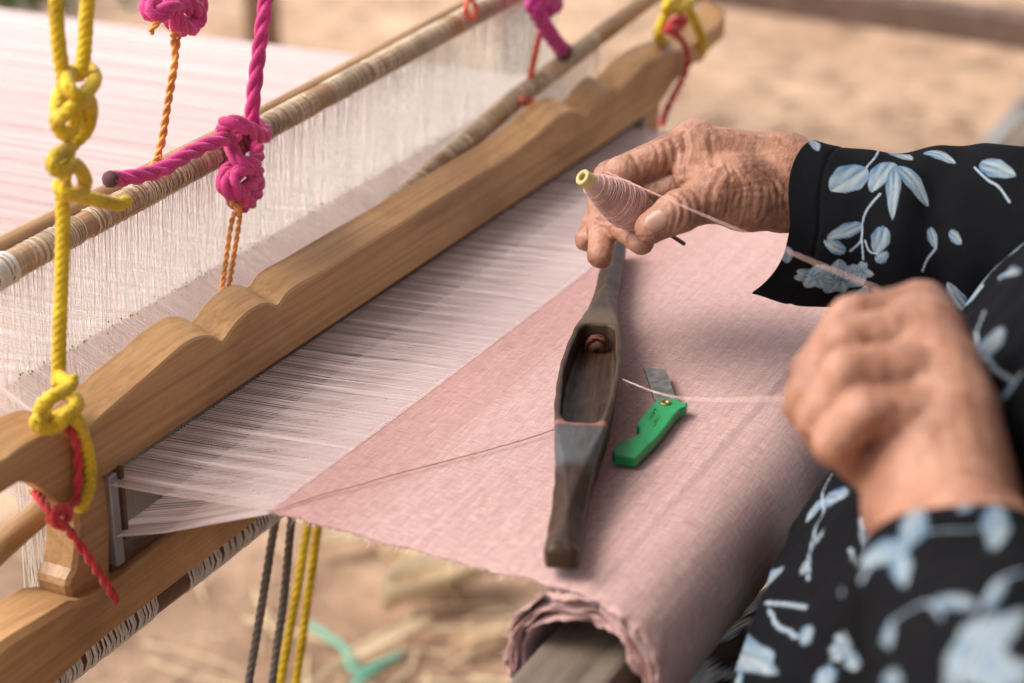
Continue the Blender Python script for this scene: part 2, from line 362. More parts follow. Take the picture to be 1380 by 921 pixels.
wt = threads_mesh('warp_threads', wa, (1+0.35*NR.rand(len(wa)))[:, None]*np.array([.00024, .000185, .00018, .00018, .0002, .00023, .00026, .0003, .00032, .00032])[None], M['warp'])
tag(wt, 'pale pink warp threads stretched through the reed and heddles', 'warp threads', kind='stuff')
bt = empty('beater', (0.3, YB, -0.08))
SL = np.array([0, .020, .0075])                              # front-to-back run of the board's slanted top
prof_px = [(-60, 640), (0, 624), (30, 603), (58, 588), (76, 583), (96, 585), (120, 577), (148, 552), (180, 524), (206, 502), (230, 480), (250, 464), (268, 455), (286, 454), (301, 462),
           (312, 446), (326, 429), (344, 415), (360, 409), (376, 413), (386, 398), (400, 386), (425, 372), (480, 338), (560, 290), (640, 240), (690, 209), (722, 184), (745, 163), (760, 153), (775, 150), (792, 157),
           (802, 143), (815, 128), (826, 121), (836, 124), (842, 116), (856, 101), (874, 86), (900, 74), (925, 66), (938, 58), (955, 44), (972, 30), (978, 14)]
top = [PL(u, v, 1, YB) for u, v in prof_px]
top = [np.array([p[0], p[2]]) for p in top]
zb = lambda x: -0.0005-0.012*max(0, min(1, (x)/.64))*0.0
def smooth_run(pts, cusps):
    out = []; st = 0
    for c in list(cusps)+[len(pts)-1]:
        seg = [np.r_[p, 0] for p in pts[st:c+1]]; q = catmull(seg, 4)[:, :2]; out += list(q if not out else q[1:]); st = c
    return out
tb = smooth_run(top, [prof_px.index(q) for q in ((301, 462), (376, 413), (792, 157), (836, 124))])
botpx = [(0, 668), (26, 651), (46, 653), (66, 668), (82, 684)]
bot = [np.array(PL(u, v, 1, YB))[[0, 2]] for u, v in botpx]
bot = [np.array([-.125, bot[0][1]-.002])]+bot
tb = [np.array([-.125, tb[4][1]-.004])]+tb[4:]
xe = 0.735
poly = [p for p in tb]+[np.array([tb[-1][0], tb[-1][1]-.022]), np.array([.70, .012]), np.array([.665, -.0005]), np.array([-.012, -.0005]), np.array([-.026, -.003])]+bot[::-1]
def extrude_poly(name, poly, y0, sl, material, parent, bevel):
    bm = bmesh.new(); vs = [bm.verts.new((p[0], y0, p[1])) for p in poly]; f = bm.faces.new(vs)
    r = bmesh.ops.extrude_face_region(bm, geom=[f]); ev = [e for e in r['geom'] if isinstance(e, bmesh.types.BMVert)]
    bmesh.ops.translate(bm, verts=ev, vec=Vector(sl)); bmesh.ops.recalc_face_normals(bm, faces=bm.faces)
    me = bpy.data.meshes.new(name); bm.to_mesh(me); bm.free(); o = bpy.data.objects.new(name, me); COL.objects.link(o); me.materials.append(material)
    b = o.modifiers.new('bevel', 'BEVEL'); b.width = bevel; b.segments = 1; b.limit_method = 'ANGLE'; b.angle_limit = R(50)
    me2 = bpy.data.meshes.new_from_object(o.evaluated_get(bpy.context.evaluated_depsgraph_get())); o.modifiers.clear(); o.data = me2
    for p in me2.polygons: p.use_smooth = True
    me2.set_sharp_from_angle(angle=R(24))
    return part(o, parent)
extrude_poly('top_board', poly, YB, SL, M['beater'], bt, 0.0017)
# reed cap strips, dents and end bars
mb = MB()
for k in range(470):
    x = 0.0075+k*(0.632/469); mb.box((x-.00024, YB+.0050, -.0500), (x+.00024, YB+.0056, .002))
M['dent'] = mat('reed_dent', (0.085, 0.065, 0.055), 0.5); M['steel'] = mat('dull_steel', (0.32, 0.33, 0.35), 0.4, 0.5, 0.8)
reed = MB(); reed.box((-.004, YB+.002, -.0545), (.646, YB+.009, -.0495)); reed = reed.build('reed', M['darkrod'], bt, False, .001)
o = mb.build('reed_dents', M['dent'], None, False); part(o, reed); o['kind'] = 'stuff'
mb = MB(); mb.box((-.0045, YB-.0015, -.0505), (.0015, YB+.007, -.001)); mb.build('end_bar', M['steel'], reed, False, .0008)
mb = MB(); mb.box((.0032, YB-.0025, -.040), (.0052, YB+.006, .001)); mb.build('end_bar', M['darkrod'], reed, False, .0005)
mb = MB(); mb.box((.6405, YB, -.0505), (.645, YB+.007, -.001)); mb.build('end_bar', M['steel'], reed, False, .0008)
# near post, far post
pp = [PL(u, v, 1, YB+.002)[[0, 2]] for u, v in ((78, 676), (96, 686), (104, 700), (104, 740), (100, 768), (90, 788), (96, 812), (150, 780), (150, 640), (100, 640))]
extrude_poly('post', pp, YB+.002, (0, .020, 0), M['beater'], bt, 0.002)
extrude_poly('post', [np.array(q) for q in ((.648, .002), (.676, .002), (.674, -.06), (.648, -.06))], YB+.002, (0, .020, 0), M['beater'], bt, 0.002)
# lower beam, with a flared near end
lb = [(-.20, -.052), (-.088, -.043), (-.045, -.047), (-.034, -.052), (-.01, -.0545), (.30, -.0545), (.69, -.0545), (.70, -.06), (.69, -.078), (.30, -.081), (-.03, -.080), (-.06, -.084), (-.2, -.088)]
extrude_poly('lower_beam', [np.array(q) for q in lb], YB-.006, (0, .032, 0), M['beater'], bt, 0.003)
tag(bt, 'carved light wood beater with scalloped top edge hanging over the warp', 'beater')
# ------------------------------------------------------------------ heddle shafts
def heddle_shaft(y, zrod, zeye, zlow, x0, x1, rr, loc, seed, cane, n=560, ylow=None, rlow=.0068):
    e = empty('heddle_shaft', loc); rs = np.random.RandomState(seed); ylow = y if ylow is None else ylow
    mb = MB(); k = 60; xs_ = np.linspace(x0-.06, x1+.12, k)
    mb.tube(np.c_[xs_, np.full(k, y), zrod(xs_)], rr*(1+.04*np.sin(xs_*70)), 16); mb.build('upper_rod', M['midrod' if cane else 'cane'], e)
    mb = MB(); mb.tube(np.c_[xs_, np.full(k, ylow), np.full(k, zlow)], rlow, 16); mb.build('lower_rod', M['darkrod'], e)
    if cane:
        mb = MB(); mb.tube(np.c_[xs_-.01, y+rr*1.25+rr*.3*np.clip(xs_/.25, 0, 1), zrod(xs_)+rr*(.9-.75*np.clip(xs_/.25, 0, 1))], rr*.75, 14); mb.build('cane_strip', M['cane'], e)
    hx = np.sort(rs.uniform(x0, x1, n)); hx = .6*np.linspace(x0, x1, n)+.4*hx
    A = []
    for side in (-1, 1):
        P = np.zeros((n, 7, 3)); j = rs.normal(size=n)*.0007
        tz = zrod(hx)
        P[:, 0] = np.c_[hx+j, np.full(n, y+side*rr*.9), tz+rr*.2]
        P[:, 1] = np.c_[hx+j, np.full(n, y+side*rr*.8), tz-rr*.7]
        for q, fr in ((2, .33), (3, .66)):
            P[:, q] = np.c_[hx+j*(1-fr)+rs.normal(size=n)*.00025, y+side*(rr*.8*(1-fr))+rs.normal(size=n)*.0005, (tz-rr)*(1-fr)+zeye*fr]
        P[:, 4] = np.c_[hx, np.full(n, y)+rs.normal(size=n)*.001, zeye+rs.normal(size=n)*.0014]
        P[:, 5] = np.c_[hx+rs.normal(size=n)*.001, y*.5+ylow*.5+rs.normal(size=n)*.002, np.full(n, (zeye+zlow)/2)]
        P[:, 6] = np.c_[hx+j, np.full(n, ylow+side*rr*.9), np.full(n, zlow)]
        A.append(P)
    A = np.concatenate(A)
    o = threads_mesh('heddle_strings', A, 0.00016, M['whitethread'], e); o['kind'] = 'stuff'
    mb = MB()
    for i in range(0, n):
        if rs.rand() < .42:
            p = A[i, 4]; s = .00055*rs.uniform(.6, 1.3); mb.add([p+np.array(q)*s for q in ((1, 0, 0), (-1, 0, 0), (0, 1, 0), (0, -1, 0), (0, 0, 1.6), (0, 0, -1.6))], [(0, 2, 4), (2, 1, 4), (1, 3, 4), (3, 0, 4), (2, 0, 5), (1, 2, 5), (3, 1, 5), (0, 3, 5)])
    o = mb.build('heddle_knots', M['knot'], e); o['kind'] = 'stuff'
    # thread wound on the upper rod and heddle ends looped round the lower one
    def wraps(name, xa, xb, cnt, yy, zf, r, wr, gap, m):
        mb = MB(); a = np.linspace(0, 2*np.pi, 13)[:-1]
        for i in range(cnt):
            x = xa+(xb-xa)*i/cnt+rs.normal()*.0006
            if vnoise(np.array([[x, 0.]]), 14, seed+3, 2)[0] > gap: continue
            z = float(zf(np.array([x]))[0]); sk = rs.normal()*.0016; w_ = wr*rs.uniform(.7, 1.5)
            ring = np.c_[x+sk*np.cos(a+1), yy+np.cos(a)*(r+w_*.5), z+np.sin(a)*(r+w_*.5)]
            q = MB(); n_ = 12; V = []
            for t in range(n_):
                c_ = ring[t]; rad = np.array([0, math.cos(a[t]), math.sin(a[t])])
                V += [c_+rad*w_*.6, c_+np.array([w_, 0, 0]), c_-rad*w_*.6, c_-np.array([w_, 0, 0])]
            fc = [(t*4+s, t*4+(s+1) % 4, ((t+1) % n_)*4+(s+1) % 4, ((t+1) % n_)*4+s) for t in range(n_) for s in range(4)]
            mb.add(V, fc)
        o = mb.build(name, m, e); o['kind'] = 'stuff'; return o
    wraps('thread_wrapping', x0+.004, x1, 560, y, zrod, rr, .00038, .75, M['knot'] if False else M['wrap'])
    wraps('thread_wrapping', x0-.002, x0+.012, 24, y, zrod, rr+.0004, .0007, 9, M['whitethread'])
    wraps('thread_wrapping', x0-.035, x1, 330, ylow, lambda x: np.full(len(x), zlow), rlow, .0009, .45, M['whitethread'])
    return e
M['midrod'] = wood('mid_rod', (0.20, 0.10, 0.05), (0.40, 0.24, 0.12), .45, (4, 40, 40))
M['wrap'] = fibre('rod_wrapping', (0.60, 0.49, 0.36), .2, .6, 700, 0)
s2z = lambda x: .0845+.018*np.clip(x/.56, -.2, 1.3)
hs2 = heddle_shaft(.16, s2z, .026, -.150, .008, W1+.005, .0072, (.3, .16, -.14), 21, 1)
tag(hs2, 'raised heddle shaft with thread-wrapped bamboo rod and white strings', 'heddle shaft', 'heddle shafts')
s1z = lambda x: np.where(x < .5, .0455+(x-.5)*.14, .0455+(x-.5)*.085)
hs1 = heddle_shaft(.1275, s1z, -.040, -.1135, .006, W1+.005, .0068, (.3, .1275, -.12), 22, 0, rlow=.0115)
tag(hs1, 'lowered heddle shaft with bamboo rod close behind the beater', 'heddle shaft', 'heddle shafts')
# ------------------------------------------------------------------ cloth, beam
RC = np.array([-.161, -.0382]); RR = .0374
def cloth_profile():
    pts = [(0.001, 0.0)]
    for t in np.linspace(.004, .159, 60): pts.append((-t, -0.0010*math.sin(min(1, t/.159)*math.pi)))
    turns = 4.6; n_ = 520
    for k in range(1, n_):
        a = R(90)+2*np.pi*turns*k/n_            # starts near the top, rolls over the weaver's side and under
        rr = RR+.0006-.0021*(k/n_)*turns
        bump_ = 1+.05*math.cos(4*(a-R(45)))*.5
        pts.append((RC[0]+rr*bump_*math.cos(a), RC[1]+rr*bump_*math.sin(a)))
    return np.array(pts)
prof = cloth_profile()
pf = np.c_[prof, np.zeros(len(prof))]; d_ = np.r_[0, np.cumsum(np.linalg.norm(np.diff(pf, axis=0), axis=1))]
NS = 760; ss = np.r_[np.linspace(0, .34, 300), np.linspace(.34, d_[-1], NS-299)[1:]]; cy = np.interp(ss, d_, prof[:, 0]); cz = np.interp(ss, d_, prof[:, 1])
nx = 260; ux = np.linspace(W0, W1, nx)
SS, UX = np.meshgrid(ss, ux, indexing='ij'); CY = np.repeat(cy[:, None], nx, 1); CZ = np.repeat(cz[:, None], nx, 1)
uvc = np.c_[UX.ravel(), SS.ravel()]
ed = np.minimum(UX-W0, W1-UX); fray = np.exp(-ed/.004); roll = np.clip((SS-.158)/.03, 0, 1)
nz1 = vnoise(np.c_[UX.ravel()*.35, SS.ravel()], 9, 31, 2).reshape(SS.shape)
CZ = CZ+nz1*.0006*(1-roll)*np.clip(SS/.03, 0, 1)
e1 = vnoise(np.c_[SS.ravel(), SS.ravel()*.3], 55, 32, 3).reshape(SS.shape)
side = np.where(UX < .3, -1, 1)
XX = UX+side*fray*(e1*.0011+roll*(.006+e1*.0020+.002*np.sin(SS*90)))
rad_y = CY-RC[0]; rad_z = CZ-RC[1]; rl = np.hypot(rad_y, rad_z)+1e-9
ruf = roll*np.exp(-ed/.010)*(vnoise(np.c_[SS.ravel()*1.0, UX.ravel()], 30, 33, 2).reshape(SS.shape)*.0020)
wav = roll*vnoise(np.c_[UX.ravel()*.5, SS.ravel()], 11, 35, 2).reshape(SS.shape)*.0007
CY += rad_y/rl*(ruf+wav); CZ += rad_z/rl*(ruf+wav)
CY += np.where(SS < .001, 1, 0)*0-0.004*np.sin(UX/W1*math.pi)*np.clip(1-SS/.06, 0, 1)+.002*np.clip(1-SS/.06, 0, 1)
def cloth_mat():
    m = mat('pink_silk_weave', (0.6, 0.4, 0.38), 0.85, 0.1, sheen=0.25); g = NG(m)
    st = g.noise(g.coords('UV', (3.5, 330, 1)), 1, 5, .65); st2 = g.noise(g.coords('UV', (30, 900, 1)), 1, 3, .6); wp = g.noise(g.coords('UV', (700, 14, 1)), 1, 3, .6)
    big = g.noise(g.coords('UV', (5, 11, 1)), 1, 3)
    wv1 = g.n('ShaderNodeTexWave', wave_type='BANDS', bands_direction='X'); wv1.inputs['Scale'].default_value = 330; wv1.inputs['Distortion'].default_value = 1.2; wv1.inputs['Detail'].default_value = 2; wv1.inputs['Detail Scale'].default_value = .4
    wv2 = g.n('ShaderNodeTexWave', wave_type='BANDS', bands_direction='Y'); wv2.inputs['Scale'].default_value = 330; wv2.inputs['Distortion'].default_value = 1.2; wv2.inputs['Detail'].default_value = 2; wv2.inputs['Detail Scale'].default_value = .4
    cc = g.coords('UV'); g.l(cc, wv1.inputs[0]); g.l(cc, wv2.inputs[0])
    weave = g.math('MULTIPLY', wv1.outputs['Fac'], wv2.outputs['Fac'])
    col = g.ramp(st, [(0.25, (0.49, 0.305, 0.275)), (0.5, (0.555, 0.378, 0.348)), (0.78, (0.61, 0.44, 0.415))])
    wf = g.noise(g.coords('UV', (90, 1300, 1)), 1, 2, .6); wq = g.noise(g.coords('UV', (1300, 110, 1)), 1, 2, .6)
    col = g.mix(.55, col, g.ramp(wf, [(0.32, (.70, .61, .60)), (.62, (1.14, 1.14, 1.14))]), 'MULTIPLY')
    col = g.mix(.65, col, g.ramp(wq, [(0.32, (.70, .61, .60)), (.62, (1.14, 1.14, 1.14))]), 'MULTIPLY')
    col = g.mix(.5, col, g.ramp(big, [(0.3, (.94, .89, .88)), (.7, (1.06, 1.06, 1.07))]), 'MULTIPLY')
    gr = g.noise(g.coords('UV'), 900, 2, .7); col = g.mix(.7, col, g.ramp(g.math('ADD', g.math('MULTIPLY', weave, .6), g.math('MULTIPLY', gr, .5)), [(0.15, (.70, .59, .57)), (.6, (1.12, 1.12, 1.12))]), 'MULTIPLY')
    sep = g.n('ShaderNodeSeparateXYZ'); g.l(cc, sep.inputs[0])
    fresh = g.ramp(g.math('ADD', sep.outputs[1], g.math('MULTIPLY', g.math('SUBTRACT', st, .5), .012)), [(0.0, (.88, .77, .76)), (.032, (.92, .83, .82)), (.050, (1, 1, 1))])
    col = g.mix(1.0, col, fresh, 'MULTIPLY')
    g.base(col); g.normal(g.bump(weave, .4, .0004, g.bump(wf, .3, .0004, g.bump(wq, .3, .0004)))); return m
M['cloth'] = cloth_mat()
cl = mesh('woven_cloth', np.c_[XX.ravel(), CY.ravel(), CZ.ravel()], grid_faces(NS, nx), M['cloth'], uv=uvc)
sm = cl.modifiers.new('solid', 'SOLIDIFY'); sm.thickness = .0007; sm.offset = 0
tag(cl, 'pink handwoven cloth stretched from the warp and rolled on its beam', 'cloth')
mb = MB()   # loose fibres along the selvage and roll end
for i in range(420):
    k = rnd.randrange(0, 330); b = np.array([XX[k, 0], CY[k, 0], CZ[k, 0]]); L = rnd.uniform(.0015, .006)*(.8 if k > 100 else .7)
    d = np.array([-1, rnd.gauss(0, .7), rnd.gauss(.15, .6)]); d /= np.linalg.norm(d); e2 = np.array([rnd.gauss(0, .5), rnd.gauss(0, .5), rnd.gauss(0, .5)])
    mb.tube([b+np.array([.001, 0, 0]), b+d*L*.5+e2*L*.15, b+d*L+e2*L*.5], .00016, 3, False)
o = mb.build('frayed_fibres', M['warp'], cl); o['kind'] = 'stuff'
mb = MB(); mb.box((-.30, -.180, -.066), (1.0, -.141, -.027))
cb = mb.build('cloth_beam', M['greywood'], None, False, .003); tag(cb, 'square weathered wooden beam inside the rolled pink cloth', 'beam')
M['indigo'] = fibre('indigo_cloth', (0.035, 0.03, 0.16))
nu = 30; V = []
for i in range(nu):
    t = i/(nu-1)
    for j in range(8):
        s = j/7; p = PL(735-70*t, 868+75*t, 1, -.1385)
        V.append((p[0]+s*.012, -.1385+.002*math.sin(t*9+s*3), p[2]-.006-s*.03))
o = mesh('cloth_strip', V, grid_faces(nu, 8), M['indigo']); sm = o.modifiers.new('solid', 'SOLIDIFY'); sm.thickness = .0015
tag(o, 'dark blue cloth strip along the back of the wooden beam', 'cloth strip')
# ------------------------------------------------------------------ signed-distance modelling
def rcone(P, a, b, ra, rb):
    a = np.asarray(a, float); b = np.asarray(b, float); ab = b-a; L2 = ab@ab
    t = np.clip(((P-a)@ab)/L2, 0, 1); return np.linalg.norm(P-a-t[:, None]*ab, axis=1)-(ra+(rb-ra)*t)
def ell(P, c, r, rot=None):
    q = (P-np.asarray(c))
    if rot is not None: q = q@rot
    r = np.asarray(r); k0 = np.linalg.norm(q/r, axis=1); k1 = np.linalg.norm(q/(r*r), axis=1)+1e-9; return k0*(k0-1)/k1
def smin(a, b, k): h = np.clip(.5+.5*(b-a)/k, 0, 1); return b+(a-b)*h-k*h*(1-h)
def surface_nets(f, lo, hi, h):
    lo = np.asarray(lo, float); n_ = np.ceil((np.asarray(hi)-lo)/h).astype(int)+1
    ax = [lo[k]+np.arange(n_[k])*h for k in range(3)]
    D = np.empty(n_, np.float32)
    for i0 in range(0, n_[0], 24):
        G = np.stack(np.meshgrid(ax[0][i0:i0+24], ax[1], ax[2], indexing='ij'), -1)
        D[i0:i0+24] = f(G.reshape(-1, 3)).reshape(G.shape[:3])
    S = D < 0; c8 = [(i, j, k) for i in (0, 1) for j in (0, 1) for k in (0, 1)]
    m = tuple(x-1 for x in n_); cnt = np.zeros(m, np.int8)
    for i, j, k in c8: cnt += S[i:i+m[0], j:j+m[1], k:k+m[2]]
    act = (cnt > 0) & (cnt < 8); idx = np.argwhere(act); ids = -np.ones(m, np.int64); ids[act] = np.arange(len(idx))
    acc = np.zeros((len(idx), 3)); num = np.zeros(len(idx))
    for a in c8:
        for k in range(3):
            if a[k]: continue
            b = list(a); b[k] = 1
            da = D[idx[:, 0]+a[0], idx[:, 1]+a[1], idx[:, 2]+a[2]]; db = D[idx[:, 0]+b[0], idx[:, 1]+b[1], idx[:, 2]+b[2]]
            cr = (da < 0) != (db < 0); t = np.where(cr, da/(da-db+1e-12), 0)
            p = np.tile(np.array(a, float), (len(idx), 1)); p[:, k] += t
            acc += p*cr[:, None]; num += cr
    V = lo+(idx+acc/num[:, None])*h; Q = []
    for k in range(3):
        u_, v_ = (k+1) % 3, (k+2) % 3; sl0 = [slice(None)]*3; sl1 = [slice(None)]*3; sl0[k] = slice(0, -1); sl1[k] = slice(1, None)
        ch = S[tuple(sl0)] != S[tuple(sl1)]; e = np.argwhere(ch); e = e[(e[:, u_] > 0) & (e[:, v_] > 0) & (e[:, u_] < m[u_]) & (e[:, v_] < m[v_])]
        ins = S[e[:, 0], e[:, 1], e[:, 2]]; c = []
        for du, dv in ((1, 1), (0, 1), (0, 0), (1, 0)):
            q = e.copy(); q[:, u_] -= du; q[:, v_] -= dv; c.append(ids[q[:, 0], q[:, 1], q[:, 2]])
        q = np.stack(c, 1); q[~ins] = q[~ins][:, ::-1]; Q.append(q)
    Q = np.vstack(Q); return V, Q[(Q >= 0).all(1)]
def grad_n(f, P, e=.0004):
    g = np.stack([f(P+np.eye(3)[k]*e)-f(P-np.eye(3)[k]*e) for k in range(3)], 1); return g/(np.linalg.norm(g, axis=1)[:, None]+1e-12)
def trace(f, u, v, z0, z1):
    d = ray(u, v); t = z0
    for _ in range(60):
        s = float(f((CAM+d*t)[None])[0]); t += max(s*.8, 0)/np.linalg.norm(d)
        if s < .0002 or t > z1: break
    return CAM+d*t
def seg_dist(P, poly):
    best = np.full(len(P), 9.0)
    for a, b in zip(poly[:-1], poly[1:]):
        ab = b-a; t = np.clip(((P-a)@ab)/(ab@ab+1e-12), 0, 1); best = np.minimum(best, np.linalg.norm(P-a-t[:, None]*ab, axis=1))
    return best
# ------------------------------------------------------------------ shuttle
sn, sf = PL(755, 785, 2, 0), PL(803, 505, 2, 0); sf = 2*sf-sn
SA = (sf-sn); SLn = np.linalg.norm(SA); SA /= SLn; SPv = np.array([-SA[1], SA[0], 0])
def smooth_interp(xs_, ys_):
    X_ = np.linspace(-.1, 1.1, 601); Y_ = np.interp(X_, xs_, ys_); k_ = np.hanning(61); k_ /= k_.sum(); Yp = np.convolve(np.pad(Y_, 30, 'edge'), k_, 'valid'); return lambda s: np.interp(s, X_, Yp)
hw = smooth_interp([0, .02, .05, .10, .16, .22, .30, .385, .46, .54, .62, .70, .84, .90], [.0086, .0096, .0097, .0090, .0092, .0116, .0148, .0158, .0146, .0108, .0082, .0074, .0079, .0074])
zt_ = lambda s: np.interp(s, [0, .08, .2, .26, .385, .51, .58, .8, .9], [.0165, .0175, .0225, .0245, .0252, .0245, .0225, .0175, .0165])
zb_ = lambda s: np.interp(s, [0, .08, .2, .6, .82, .9], [.004, .0015, .0005, .0005, .0015, .004])
def smax(a, b, k): return -smin(-a, -b, k)
def shuttle_sdf(P):
    q = P-np.array([sn[0], sn[1], .0006]); s = (q@SA)/SLn; p = q@SPv; z = q[:, 2]
    wv = hw(s); flat = np.interp(s, [0, .02, .09, .25, .52, .68, .88, .9], [.5, .15, .0, 1, 1, 0, .15, .5])*wv
    taper = (z-zb_(s))/.024
    side_ = np.abs(p)-(wv*(.80+.20*np.clip(taper, 0, 1)))
    topd = z-(zt_(s)-.95*np.sqrt(np.maximum(np.abs(p)-flat, 0)**2+.0008**2)+.00076); botd = zb_(s)-z; end = np.maximum(-s, s-.9)*SLn
    d = smax(smax(side_, np.maximum(topd, botd), .0016), end, .006)
    cw = np.interp(s, [.245, .265, .385, .51, .527], [.5, .74, .82, .74, .5])*wv
    cav = smax(smax(np.abs(p)-cw, np.maximum(.250-s, s-.524)*SLn, .002), .0115-z, .002)
    return smax(d, -cav, .0012)
lo = np.minimum(sn, sf)-np.array([.02, .02, .003]); hi = np.maximum(sn, sf)+np.array([.02, .02, .030])
V, Q = surface_nets(shuttle_sdf, lo, hi, .0010)
V[:, :] += grad_n(shuttle_sdf, V)*(vnoise(V, 60, 41, 3)*.00022)[:, None]
rot = math.atan2(SA[1], SA[0]); c_ = np.array([sn[0], sn[1], .0006])
Vl = V-c_; Vl = np.c_[Vl@SA, Vl@SPv, Vl[:, 2]]
def shuttle_mat():
    m = wood('shuttle_wood_worn', (0.013, 0.007, 0.0045), (0.068, 0.036, 0.021), 0.42, (8, 90, 90), 0.25); g = NG(m)
    src = g.b.inputs['Base Color'].links[0].from_socket
    c = g.coords('Object'); sp = g.n('ShaderNodeSeparateXYZ'); g.l(c, sp.inputs[0])
    def band(x0, x1, soft, sock): 
        a = g.n('ShaderNodeMapRange', interpolation_type='SMOOTHSTEP'); a.inputs[1].default_value = x0-soft; a.inputs[2].default_value = x0+soft; g.l(sock, a.inputs[0])
        b = g.n('ShaderNodeMapRange', interpolation_type='SMOOTHSTEP'); b.inputs[1].default_value = x1-soft; b.inputs[2].default_value = x1+soft; b.inputs[3].default_value = 1; b.inputs[4].default_value = 0; g.l(sock, b.inputs[0])
        return g.math('MULTIPLY', a.outputs[0], b.outputs[0])
    n = g.noise(g.coords('Object', (25, 60, 60)), 1, 4)
    top = band(.0165, .05, .0012, sp.outputs[2])
    worn = g.math('MULTIPLY', g.math('MULTIPLY', band(.165*SLn, .250*SLn, .006, sp.outputs[0]), top), g.math('MULTIPLY', n, 1.5))
    col = g.mix(worn, src, (0.085, 0.09, 0.10))  # wear on the top, with its blue-grey sheen painted into the colour
    tan = g.math('MULTIPLY', band(.524*SLn, .58*SLn, .008, sp.outputs[0]), top); col = g.mix(g.math('MULTIPLY', tan, .7), col, (0.12, 0.08, 0.048))
    rim = g.math('MULTIPLY', band(.243*SLn, .252*SLn, .0012, sp.outputs[0]), top); col = g.mix(g.math('MULTIPLY', rim, g.math('MULTIPLY', n, 1.2)), col, (0.45, 0.14, 0.08))
    g.base(col); return m
sh = mesh('shuttle', Vl, Q, shuttle_mat()); sh.location = c_; sh.rotation_euler = (0, 0, rot)
tag(sh, 'dark worn wooden boat shuttle with empty hollow lying on pink cloth', 'shuttle')
M['rust'] = fibre('rusty_plug', (0.12, 0.04, 0.026), .5, .8, 300, 0)
mb = MB()
def sp_(s, p, z): return c_+SA*s*SLn+SPv*p+np.array([0, 0, z])
for k in range(26):
    a = rnd.uniform(0, 6.28); b = rnd.uniform(-.5, .5); r_ = rnd.uniform(.0035, .0062); cc_ = sp_(.515+rnd.uniform(-.004, .004), 0, .013)
    pts = [cc_+SPv*math.cos(a+t)*r_+np.array([0, 0, 1])*math.sin(a+t)*r_+SA*b*t*.002 for t in np.linspace(0, 3.5, 9)]; mb.tube(pts, .0010, 5)
mb.tube([sp_(.502, 0, .013), sp_(.524, 0, .013)], .0045, 12); o = mb.build('plug', M['rust']); part(o, sh)
M['black'] = mat('dark_hole', (0.012, 0.01, 0.01), .8)
mb = MB(); mb.tube([sp_(.5008, 0, .0135), sp_(.5035, 0, .0135)], .0017, 10); o = mb.build('plug_hole', M['black']); part(o, sh)
# ------------------------------------------------------------------ folding knife
kn = empty('folding_knife', PL(875, 575, 2, 0.001))
kz = lambda x, y: PL(700+x/2.303, 400+y/2.303, 2, 0.0066)
def plate(name, pts, z0, z1, material, parent, bevel):
    mb = MB(); n_ = len(pts); V = [np.array([p[0], p[1], z0]) for p in pts]+[np.array([p[0], p[1], z1]) for p in pts]
    a = sum(pts[i][0]*pts[(i+1) % n_][1]-pts[(i+1) % n_][0]*pts[i][1] for i in range(n_))
    if a < 0: V = V[:n_][::-1]+V[n_:][::-1]
    mb.add(V, [tuple(range(n_))[::-1], tuple(range(n_, 2*n_))]+[(i, (i+1) % n_, n_+(i+1) % n_, n_+i) for i in range(n_)])
    return mb.build(name, material, parent, False, bevel)
M['greenplastic'] = mat('green_plastic', (0.010, 0.30, 0.085), .38, .5); g = NG(M['greenplastic'])
nn_ = g.noise(g.coords('Object'), 120, 4); g.base(g.ramp(nn_, [(.3, (0.008, .23, .065)), (.7, (.014, .33, .10))])); g.normal(g.bump(g.noise(g.coords('Object'), 500, 3), .12, .0003))
hpts = [kz(*q) for q in ((288, 478), (308, 452), (345, 437), (366, 428), (373, 417), (374, 408), (363, 396), (370, 381), (386, 362), (404, 342), (420, 325), (437, 315), (468, 313), (496, 319), (508, 328), (522, 325), (517, 341), (500, 347), (485, 362), (430, 432), (362, 499), (292, 490))]
plate('handle', hpts, .0012, .0066, M['greenplastic'], kn, .0009)
M['blade'] = mat('worn_blade', (0.25, 0.24, 0.22), .42, .5, .75); g = NG(M['blade']); g.base(g.ramp(g.noise(g.coords('Object', (1, 1, 1)), 180, 5), [(.3, (.13, .12, .10)), (.7, (.34, .32, .29))]))
bz = lambda x, y: PL(700+x/2.303, 400+y/2.303, 2, 0.006)
plate('blade', [bz(*q) for q in ((385, 216), (456, 224), (492, 330), (425, 335))], .0040, .0056, M['blade'], kn, .0004)
M['brass'] = mat('dull_brass', (0.32, 0.22, 0.09), .4, .5, .8)
rc = kz(453, 330); mb = MB(); a_ = np.linspace(0, 2*np.pi, 20, endpoint=False)
ringp = [(.0032, .0064), (.0032, .0071), (.0025, .0074), (.0014, .0071), (.0012, .0064), (0.0001, .0064)]
V = [(rc[0]+r_*math.cos(t), rc[1]+r_*math.sin(t), z_) for r_, z_ in ringp for t in a_]
mb.add(V, [tuple(f) for f in grid_faces(len(ringp), 20, True)]); mb.build('rivet', M['brass'], kn)
mb = MB()   # raised maker's mark: two nested diamonds
for sc in (1, .55):
    ctr = np.array([419, 376]); q = [ctr+sc*np.array(d) for d in ((-18, 6), (2, -28), (18, -6), (-2, 28))]
    pts = [np.array([*kz(*p)[:2], .0066]) for p in q]; mb.tube(pts+[pts[0]], .00026, 5)
mb.build('raised_mark', M['greenplastic'], kn)
tag(kn, 'small folding knife with green plastic handle lying open on cloth', 'knife')
